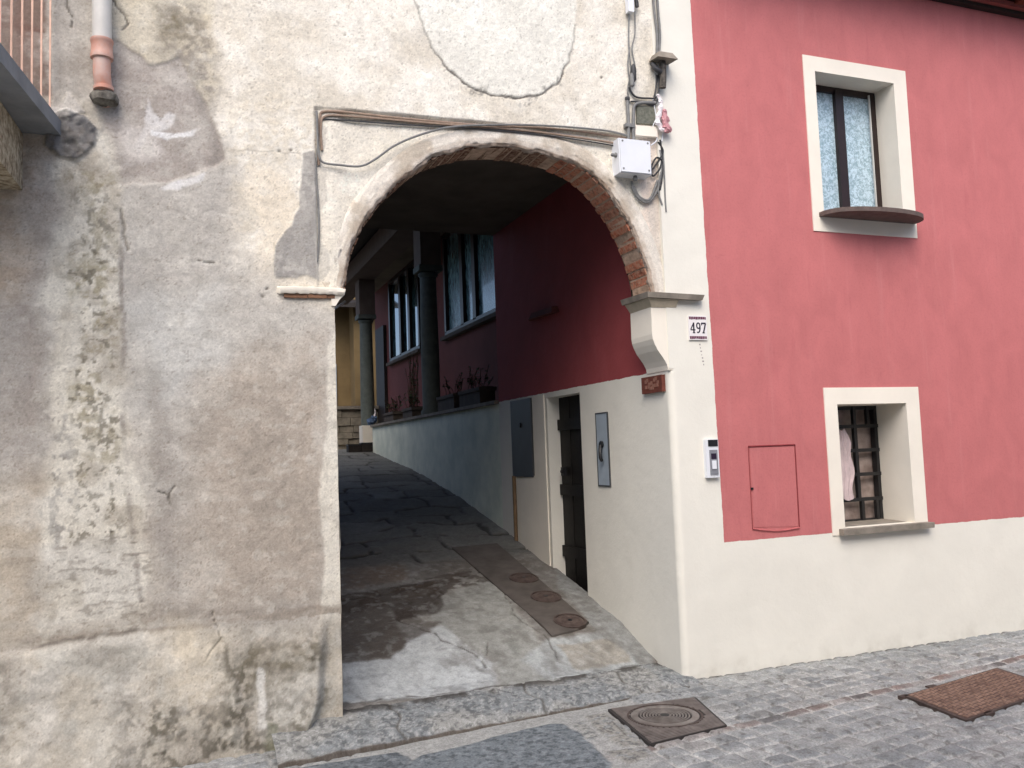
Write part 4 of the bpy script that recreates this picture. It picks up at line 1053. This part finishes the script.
# connectors
t = thing('connector', 'white plastic cable connector with black plug at the top', 'connector', tuple(W3(629, 7)))
bm = bmesh.new(); p = W3(628,8); box(bm, p.x-.024, p.x+.02, -.05, -.005, p.z-.05, p.z+.05); obj('body', bm, M['white_plastic'], t, bevel=.008)
bm = bmesh.new(); tube(bm, [W3(631,-8,.03), W3(634,2,.03), W3(635,9,.03)], .014, 10); obj('plug', bm, M['black'], t, smooth=True)
t = thing('cable_joint', 'dark taped cable joint hanging left of the porcelain cap', 'cable joint', tuple(W3(630, 78)))
bm = bmesh.new(); a = W3(631,66); lathe(bm, (a.x, -.03, a.z-.13), [(.006, 0), (.019, .015), (.019, .10), (.008, .13)], 12); obj('sleeve', bm, M['cable_dark'], t, smooth=True)
bm = bmesh.new(); a = W3(629,84); lathe(bm, (a.x, -.045, a.z-.04), [(.006, 0), (.015, .01), (.015, .08), (.006, .1)], 12); obj('lower_sleeve', bm, M['cable_grey'], t, smooth=True)
# cap on bracket
t = thing('insulator_cap', 'grey weathered cap hood over the cable entry beside the pilaster', 'cable cap', tuple(W3(658, 64)))
bm = bmesh.new(); a = W3(658,58)
hexa(bm, [(a.x-.08,-.13,a.z-.055),(a.x+.085,-.13,a.z-.055),(a.x+.085,.0,a.z-.04),(a.x-.08,.0,a.z-.04),(a.x-.05,-.10,a.z),(a.x+.06,-.10,a.z),(a.x+.06,.0,a.z+.008),(a.x-.05,.0,a.z+.008)])
obj('hood', bm, M['stone'], t, bevel=.007, segs=2)
bm = bmesh.new(); tube(bm, [(a.x+.0,-.05,a.z-.03), (a.x+.005,-.05,a.z-.14), (a.x+.0,-.04,a.z-.24)], .024, 12); obj('stem', bm, simple('stem_iron', (112, 106, 98), .8, .3, scale=40, bump=.4, dark=(60, 56, 52)), t, smooth=True)
bm = bmesh.new(); tube(bm, [(a.x-.06,-.02,a.z-.06), (a.x-.05,-.05,a.z-.11), (a.x-.01,-.05,a.z-.13)], .02, 10); obj('arm', bm, M['cable_dark'], t, smooth=True)
# old plate and cream board
bm = bmesh.new(); q = [wp(*v) for v in ((636,106),(655,108),(655,125),(636,124))]; prism_xz(bm, q, -.012, .02)
tag(obj('wall_plate', bm, simple('old_plate', (120, 120, 108), .8, .3, scale=50, bump=.6, dark=(90, 92, 82)), None, bevel=.004), 'small weathered greenish grey plate between the cables', 'wall plate')
bm = bmesh.new(); q = [wp(*v) for v in ((634,126),(656,128),(656,138),(634,136))]; prism_xz(bm, q, -.022, .03)
tag(obj('wooden_batten', bm, M['cream'], None, bevel=.004), 'short cream painted batten just above the junction box', 'batten')
# plastic wrap
t = thing('plastic_wrap', 'white and pink plastic wrapped round the cables', 'plastic wrap', tuple(W3(660, 118)))
def crumple(pts, r0, mat, name, cone):
    bm = bmesh.new(); P = smooth_path([W3(x, y, .04) for x, y in pts], 5); rings = []
    for i, p in enumerate(P):
        f = i/(len(P)-1); rr = r0*(.55+cone*f)*(1+.25*math.sin(i*1.7))
        rings.append([bm.verts.new(p+Vector((math.cos(a)*rr*random.uniform(.7, 1.25), math.sin(a)*rr*.7*random.uniform(.7, 1.2), random.uniform(-.006, .006)))) for a in [k*math.pi/6 for k in range(12)]])
    for A, C in zip(rings, rings[1:]):
        for k in range(12): bm.faces.new((A[k], A[(k+1) % 12], C[(k+1) % 12], C[k]))
    bm.faces.new(rings[0]); bm.faces.new(rings[-1]); obj(name, bm, mat, t)
crumple([(655,97),(658,104),(657,114),(655,124),(660,133)], .024, M['white_wrap'], 'white_part', .35)
crumple([(661,112),(662,122),(664,134)], .030, M['pink_wrap'], 'pink_part', .75)
# junction box
t = thing('junction_box', 'square white junction box beside the top of the arch', 'junction box', tuple(W3(631, 161)))
cx, cz = wp(631.5, 160); cx -= .015
bm = B(cx-.125, cx+.125, -.075, .03, cz-.125, cz+.12); obj('body', bm, M['white_plastic'], t, bevel=.014, segs=3)
bm = B(cx-.119, cx+.119, -.088, -.073, cz-.119, cz+.114); LD = obj('cover', bm, M['white_plastic'], t, bevel=.008, segs=2)
for sx in (-1, 1):
    for sz in (-1, 1):
        bm = bmesh.new(); lathe(bm, (cx+sx*.1, -.0885, cz+sz*.098), [(.007, 0), (.007, -.002), (.003, -.001)], 10, 'Y'); obj('screw', bm, M['cable_grey'], LD)
bm = bmesh.new(); lathe(bm, (cx+.02, -.03, cz-.16), [(.012, 0), (.018, .008), (.018, .02), (.013, .024), (.013, .04)], 12); obj('gland', bm, M['cable_grey'], t)
bm = bmesh.new(); lathe(bm, (cx-.165, -.035, cz+.01), [(.008, 0), (.013, .01), (.013, .03), (.018, .032), (.018, .042)], 12, 'X'); obj('side_gland', bm, M['cable_grey'], t)

def text_mesh(body, size, mat, name, parent, center, spread, normal='-Y', rot=0, depth=.0012, boldness=0.):
    cu = bpy.data.curves.new(name, 'FONT'); cu.body = body; cu.size = size; cu.align_x = 'CENTER'; cu.align_y = 'CENTER'; cu.extrude = depth; cu.offset = boldness
    cu.space_character = spread
    tmp = bpy.data.objects.new(name+'_tmp', cu); COL.objects.link(tmp)
    dg = bpy.context.evaluated_depsgraph_get(); me = bpy.data.meshes.new_from_object(tmp.evaluated_get(dg)); bpy.data.objects.remove(tmp)
    Rm = Matrix.Rotation(math.pi/2, 4, 'X')
    if normal == '-X': Rm = Matrix.Rotation(-math.pi/2, 4, 'Z')@Rm
    me.transform(Matrix.Translation(Vector(center)-Vector(parent.location))@Rm)
    me.materials.clear(); me.materials.append(mat)
    return link(bpy.data.objects.new(name, me), parent)
# house number
t = thing('house_number', 'white tile reading 497 with purple dashed borders on the pilaster', 'house number', (.245, 0, 2.43))
x0, x1, z0, z1 = .172, .322, 2.345, 2.52
bm = B(x0, x1, -.012, .0, z0, z1); obj('tile', bm, M['tile_white'], t, bevel=.002)
def slab_digit(bm, ch, cx, cz, w, h, s):
    """serif numerals drawn as thick strokes"""
    def st(a, b, wd): 
        a = Vector((cx+a[0]*w, 0, cz+a[1]*h)); b = Vector((cx+b[0]*w, 0, cz+b[1]*h)); d = (b-a); n = Vector((-d.z, 0, d.x)).normalized()*wd/2
        hexa(bm, [v+Vector((0, y, 0)) for y in (-.0135, -.012) for v in (a-n, b-n, b+n, a+n)])
    if ch == '4': st((.15,-.5),(.15,.5),s); st((.15,.45),(-.45,-.15),s*.7); st((-.5,-.2),(.45,-.2),s*.7); st((-.08,-.48),(.4,-.48),s*.6)
    if ch == '7': st((-.4,.44),(.42,.44),s); st((.40,.44),(-.08,-.5),s*.95); st((-.40,.5),(-.40,.25),s*.6); st((-.3,-.48),(.18,-.48),s*.6)
    if ch == '9':
        P = [(.0+.33*math.cos(a), .2+.27*math.sin(a)) for a in [i*math.pi/6 for i in range(13)]]
        for a, b in zip(P, P[1:]): st(a, b, s*.85)
        Q = [(.33,.2),(.32,-.1),(.2,-.34),(-.05,-.46),(-.3,-.42)]
        for a, b in zip(Q, Q[1:]): st(a, b, s*.8)
for ch, cx in (('4', .205), ('9', .25), ('7', .294)):
    bm = bmesh.new(); slab_digit(bm, ch, cx, 2.432, .042, .075, .011); obj('digit', bm, M['ink'], t)
for zz in (2.502, 2.362):
    bm = bmesh.new(); x = x0+.004
    while x < x1-.012:
        w = random.uniform(.008, .016); box(bm, x, x+w, -.0135, -.012, zz-.009+random.uniform(-.002, .002), zz+.010); x += w+.0025
    obj('border', bm, M['ink_purple'], t)
# faint old writing below
bm = bmesh.new()
for k in range(7):
    z = 2.315-k*.024; x = .262+.004*k; box(bm, x-random.uniform(.003, .007), x+random.uniform(.003, .008), -.0012, .001, z-.007, z+random.uniform(.0, .006))
tag(obj('faded_lettering', bm, M['faint_mark']), 'faint vertical lettering on the pilaster under the number tile', 'lettering')
# intercom
t = thing('intercom', 'white intercom panel with grey buttons on the pilaster', 'intercom', (.3, 0, 1.5))
ix0, ix1, iz0, iz1 = .245, .352, 1.365, 1.635
bm = B(ix0, ix1, -.03, .0, iz0, iz1); obj('body', bm, M['white_plastic'], t, bevel=.006)
bm = B(ix0+.022, ix1-.006, -.034, -.029, iz1-.05, iz1-.004); obj('camera_window', bm, M['black'], t, bevel=.002)
bm = B(ix0+.028, ix1-.014, -.036, -.029, iz0+.02, iz1-.075); FP = obj('button_panel', bm, simple('panel_grey', (140, 142, 148), .4, .5, bump=0), t, bevel=.002)
bm = B(ix0+.042, ix1-.03, -.041, -.035, iz0+.06, iz0+.12); obj('button', bm, M['white_plastic'], FP, bevel=.002)
bm = B(ix0+.038, ix1-.026, -.038, -.035, iz0+.13, iz0+.17); obj('name_plate', bm, M['ink'], FP)
# terracotta number tile in the passage corner
t = thing('terracotta_tile', 'small red brown tile with worn pale marks under the corbel', 'number tile', (0, .2, 2.05))
bm = B(-.03, .0, .06, .345, 1.985, 2.105); obj('tile', bm, M['terracotta'], t, bevel=.005)
for k, (y, z, r) in enumerate(((.14, 2.055, .028), (.20, 2.035, .022), (.26, 2.05, .028))):
    bm = bmesh.new()
    for i in range(8):
        a = i*math.pi/4; box(bm, -.0318-i*.0001, -.0298, y+r*math.cos(a)-.014, y+r*math.cos(a)+.014, z+r*math.sin(a)-.012, z+r*math.sin(a)+.012) if i % 3 else None
    obj('worn_mark', bm, M['pale_mark'], t)
# pale blue letter plate
t = thing('meter_door', 'pale blue narrow metal door with black lock in the passage', 'meter door', (0, 1.05, 1.6))
bm = B(-.008, .0, .955, 1.16, 1.295, 1.885); obj('panel', bm, M['blue_metal'], t, bevel=.002)
bm = bmesh.new(); frame_ring(bm, .950, 1.165, 1.29, 1.89, .962, 1.153, 1.302, 1.878, -.010, .0)
for v in bm.verts: v.co = Vector((v.co.y, v.co.x, v.co.z))
obj('rim', bm, M['grey_metal'], t)
bm = bmesh.new(); lathe(bm, (-.03, 1.06, 1.63), [(.022, 0), (.03, .006), (.028, .02)], 16, 'X'); obj('lock', bm, M['black'], t)
bm = bmesh.new(); tube(bm, [(-.03, 1.055, 1.62), (-.045, 1.035, 1.57), (-.045, 1.03, 1.52), (-.03, 1.035, 1.50)], .014, 8); obj('key', bm, M['black'], t, smooth=True)
# grey cabinet
t = thing('meter_cabinet', 'dark grey metal cabinet door high on the passage wall', 'cabinet', (0, 2.8, 1.7))
bm = B(-.022, .0, 2.52, 3.06, 1.345, 2.115); obj('panel', bm, M['grey_metal'], t, bevel=.004)
bm = bmesh.new(); lathe(bm, (-.035, 2.8, 1.86), [(.02, 0), (.026, .005), (.026, .014)], 12, 'X'); obj('lock', bm, M['black'], t)
bm = bmesh.new(); tube(bm, [(-.02, 3.03, 1.35), (-.02, 3.03, .66)], .022, 10, smooth=False)
tag(obj('service_pipe', bm, simple('pipe_brown', (120, 98, 74), .8), None, smooth=True), 'brown service pipe under the grey cabinet down to the ramp', 'pipe')
# ledge lamp on the dark red wall
bm = bmesh.new(); hexa(bm, [(-.06,1.85,2.84),(-.0,1.8,2.84),(-.0,2.5,2.86),(-.06,2.4,2.86),(-.04,1.88,2.90),(0,1.84,2.90),(0,2.46,2.92),(-.04,2.36,2.92)])
tag(obj('wall_shelf', bm, M['red'], None, bevel=.01), 'small red painted ledge high on the passage wall', 'ledge')

# ------------------------------------------------------------------ plants on the terrace and the far end
def leafy(parent, c, n, spread, h, seed):
    rnd = random.Random(seed); bs = bmesh.new(); bl = bmesh.new()
    for i in range(n):
        b = Vector((c[0]+rnd.uniform(-.05, .05), c[1]+rnd.uniform(-spread, spread), c[2])); e = b+Vector((rnd.uniform(-.1, .1), rnd.uniform(-.12, .12), h*rnd.uniform(.4, 1)))
        tube(bs, [b, (b+e)/2+Vector((rnd.uniform(-.03, .03), rnd.uniform(-.03, .03), 0)), e], .004, 4, 3)
        for k in range(rnd.randint(5, 10)):
            p = b.lerp(e, rnd.uniform(.3, 1)); d = Vector((rnd.uniform(-1, 1), rnd.uniform(-1, 1), rnd.uniform(-.2, .8))).normalized(); s = d.cross(Vector((0, 0, 1))).normalized(); L = rnd.uniform(.03, .06)
            quad(bl, p, p+d*L*.5+s*L*.3, p+d*L, p+d*L*.5-s*L*.3)
    obj('stems', bs, M['twig'], parent); obj('foliage', bl, M['leaf'], parent)
def trough(y0, y1, x0, x1, z, h, label, seed, n=14, lean=.0):
    t = thing('planter', label, 'planter', (x0, y0, z), group='planters on the terrace edge')
    bm = bmesh.new(); frame_ring(bm, y0, y1, z, z+h, y0+.03, y1-.03, z+.03, z+h-.001, x0, x1); bm.free()
    bm = bmesh.new(); box(bm, x0+.015, x1-.015, y0+.015, y1-.015, z, z+h-.04); box(bm, x0, x1, y0, y1, z+h-.042, z+h); obj('trough', bm, M['trough'], t, bevel=.006)
    bm = B(x0+.03, x1-.03, y0+.03, y1-.03, z+h-.01, z+h+.008); obj('soil', bm, M['soil'], t)
    leafy(t, ((x0+x1)/2, (y0+y1)/2, z+h), n, (y1-y0)/2-.08, .28, seed)
trough(4.15, 4.95, .02, .24, 2.156, .20, 'long weathered planter nearest the passage on the terrace edge', 1)
trough(5.15, 5.9, .02, .24, 2.156, .20, 'weathered planter beside the near column on the terrace edge', 2, 10)
trough(7.3, 7.9, .04, .26, 2.156, .16, 'low planter with twiggy plants beyond the near column', 3, 18)
trough(8.5, 9.2, .04, .26, 2.156, .16, 'furthest low planter with twigs near the second column', 4, 18)
t = thing('potted_shrub', 'tall leafy potted shrub in the shade behind the far planters', 'potted plant', (.6, 9.3, 2.12))
bm = bmesh.new(); lathe(bm, (.6, 9.3, 2.12), [(.10, 0), (.14, .25), (.155, .26), (.155, .30)], 16); obj('pot', bm, M['terracotta'], t, smooth=True)
leafy(t, (.6, 9.3, 2.42), 26, .12, .95, 9)
# end pieces beyond the wall
bm = bmesh.new(); box(bm, -.12, .3, 10.15, 10.45, 1.68, 2.16); tag(obj('end_pier', bm, M['cream'], None, bevel=.07, segs=4), 'low rounded white pier at the upper end of the ramp', 'pier')
for k, (x0, x1, lb) in enumerate(((-.42, -.2, 'small dark box at the top of the ramp, left one'), (-.19, .03, 'larger dark box against the end of the white wall'))):
    t = thing('crate', lb, 'crate', (x0, 9.95, 1.69), group='dark boxes at the top of the ramp')
    bm = B(x0, x1, 9.92, 10.12, 1.69, 1.83+.02*k); obj('box', bm, M['darkwood'], t, bevel=.006)
    bm = B(x0-.006, x1+.006, 9.914, 10.126, 1.80+.02*k, 1.825+.02*k); obj('rim', bm, M['black'], t, bevel=.003)
t = thing('garden_bag', 'small bundle of blue and white plastic lying on the white pier', 'bag', (.05, 10.2, 2.2))
bm = bmesh.new()
for q, r in (((.04, 10.2, 2.22), .07), ((.10, 10.2, 2.27), .06)): bmesh.ops.create_icosphere(bm, subdivisions=2, radius=r, matrix=Matrix.Translation(q))
for v in bm.verts: v.co += Vector((random.uniform(-1, 1), random.uniform(-1, 1), random.uniform(-1, 1)))*.018
obj('body', bm, M['blue_cloth'], t)
bm = bmesh.new(); tube(bm, [(.10, 10.2, 2.3), (.13, 10.2, 2.38), (.12, 10.2, 2.46)], .02, 8, r2=.006); obj('tip', bm, M['white_wrap'], t, smooth=True)
# dry stone wall and ochre house behind
bm = bmesh.new(); y0 = 13.6; z = 1.72; rr = random.Random(5)
while z < 2.62:
    x = -1.6; hh = rr.uniform(.12, .18)
    while x < 1.0:
        w = rr.uniform(.2, .45); box(bm, x, x+w-.01, y0+rr.uniform(-.03, .03), y0+.4, z, z+hh-.008); x += w
    z += hh
STW = obj('garden_wall', bm, M['drystone'], None, bevel=.02); tag(STW, 'rough grey stone garden wall below the ochre house', 'wall')
bm = B(-1.7, 1.05, 13.52, 14.05, z, z+.07); obj('capstone', bm, M['stone'], STW)
OH = thing('ochre_house', 'ochre yellow house seen through the arch at the far end', 'house', (0, 17, 1.7))
bm = B(.25, .98, 17, 20, 1.7, 5.9); box(bm, .98, 5, 16.4, 20, 1.7, 5.9); obj('wall', bm, M['yellow'], OH)
bm = B(.42, .62, 16.95, 17.02, 2.6, 4.0); w = obj('window', bm, M['blue_metal'], OH); bm = B(.36, .68, 16.93, 16.98, 2.52, 2.6); obj('sill', bm, M['stone'], w)
bm = bmesh.new(); hexa(bm, [(.0,15.9,5.3),(5,15.9,5.3),(5,20,6.6),(.0,20,6.6),(.0,15.9,5.42),(5,15.9,5.42),(5,20,6.8),(.0,20,6.8)]); obj('roof', bm, M['darkwood'], OH)
bm = bmesh.new(); tube(bm, [(-1.4, 12.6, 3.9), (.12, 12.8, 5.05)], .035, 10, smooth=False); tube(bm, [(-1.4, 12.6, 3.75), (.12, 12.8, 4.88)], .02, 8, smooth=False)
tag(obj('awning_rail', bm, M['white_plastic'], None, smooth=True), 'sloping white canopy rail at the far end of the passage', 'canopy rail')

OPP = thing('added_facing_house', 'unseen cream house added across the street to shade the archway', 'house', (0, -9.5, 0))  # unseen house, added so the narrow street shades the archway
bm = B(-16, 16, -15, -8.9, -.1, 6.2); obj('wall', bm, M['cream'], OPP)
bm = bmesh.new(); hexa(bm, [(-16.4,-15,6.2),(16.4,-15,6.2),(16.4,-8.4,6.22),(-16.4,-8.4,6.22),(-16.4,-15,8.),(16.4,-15,8.),(16.4,-8.4,6.35),(-16.4,-8.4,6.35)]); obj('roof', bm, M['tile_roof'], OPP)
for k in range(8):
    x = -14+k*3.7
    for z in (1.0, 4.2):
        bm = B(x, x+1.0, -8.92, -8.87, z, z+1.4); ww = obj('window', bm, M['darkwood'], OPP); bm = B(x-.08, x+1.08, -8.93, -8.8, z-.07, z); obj('sill', bm, M['stone'], ww)
# ------------------------------------------------------------------ camera, light, world
cam = bpy.data.cameras.new('camera'); co = bpy.data.objects.new('camera', cam); COL.objects.link(co)
cam.sensor_width = 36; cam.sensor_fit = 'HORIZONTAL'; cam.lens = FPX/1024*36; cam.clip_end = 1000; cam.clip_start = .05
mat = Matrix(((R_[0], U_[0], -F_[0], CAM[0]), (R_[1], U_[1], -F_[1], CAM[1]), (R_[2], U_[2], -F_[2], CAM[2]), (0, 0, 0, 1)))
co.matrix_world = mat; sc.camera = co
SD = Vector((-.42, -.85, 1.05)).normalized()           # towards the sun
el = math.asin(SD.z); az = math.atan2(SD.x, SD.y)
sun = bpy.data.lights.new('sun', 'SUN'); sun.energy = .7; sun.angle = math.radians(50); sun.color = (1, .98, .95)
so = bpy.data.objects.new('sun', sun); COL.objects.link(so); so.rotation_euler = SD.to_track_quat('Z', 'Y').to_euler()
w = bpy.data.worlds.new('World'); sc.world = w; w.use_nodes = True; nt = w.node_tree
sky = nt.nodes.new('ShaderNodeTexSky'); sky.sky_type = 'NISHITA'; sky.sun_disc = False; sky.sun_elevation = el; sky.sun_rotation = az
sky.air_density = .7; sky.dust_density = 3.; sky.ozone_density = .8
bg = nt.nodes['Background']; bg.inputs['Strength'].default_value = .13; nt.links.new(sky.outputs[0], bg.inputs['Color'])
sc.view_settings.view_transform = 'Standard'; sc.view_settings.look = 'None'; sc.view_settings.exposure = 1.2; sc.view_settings.gamma = 1
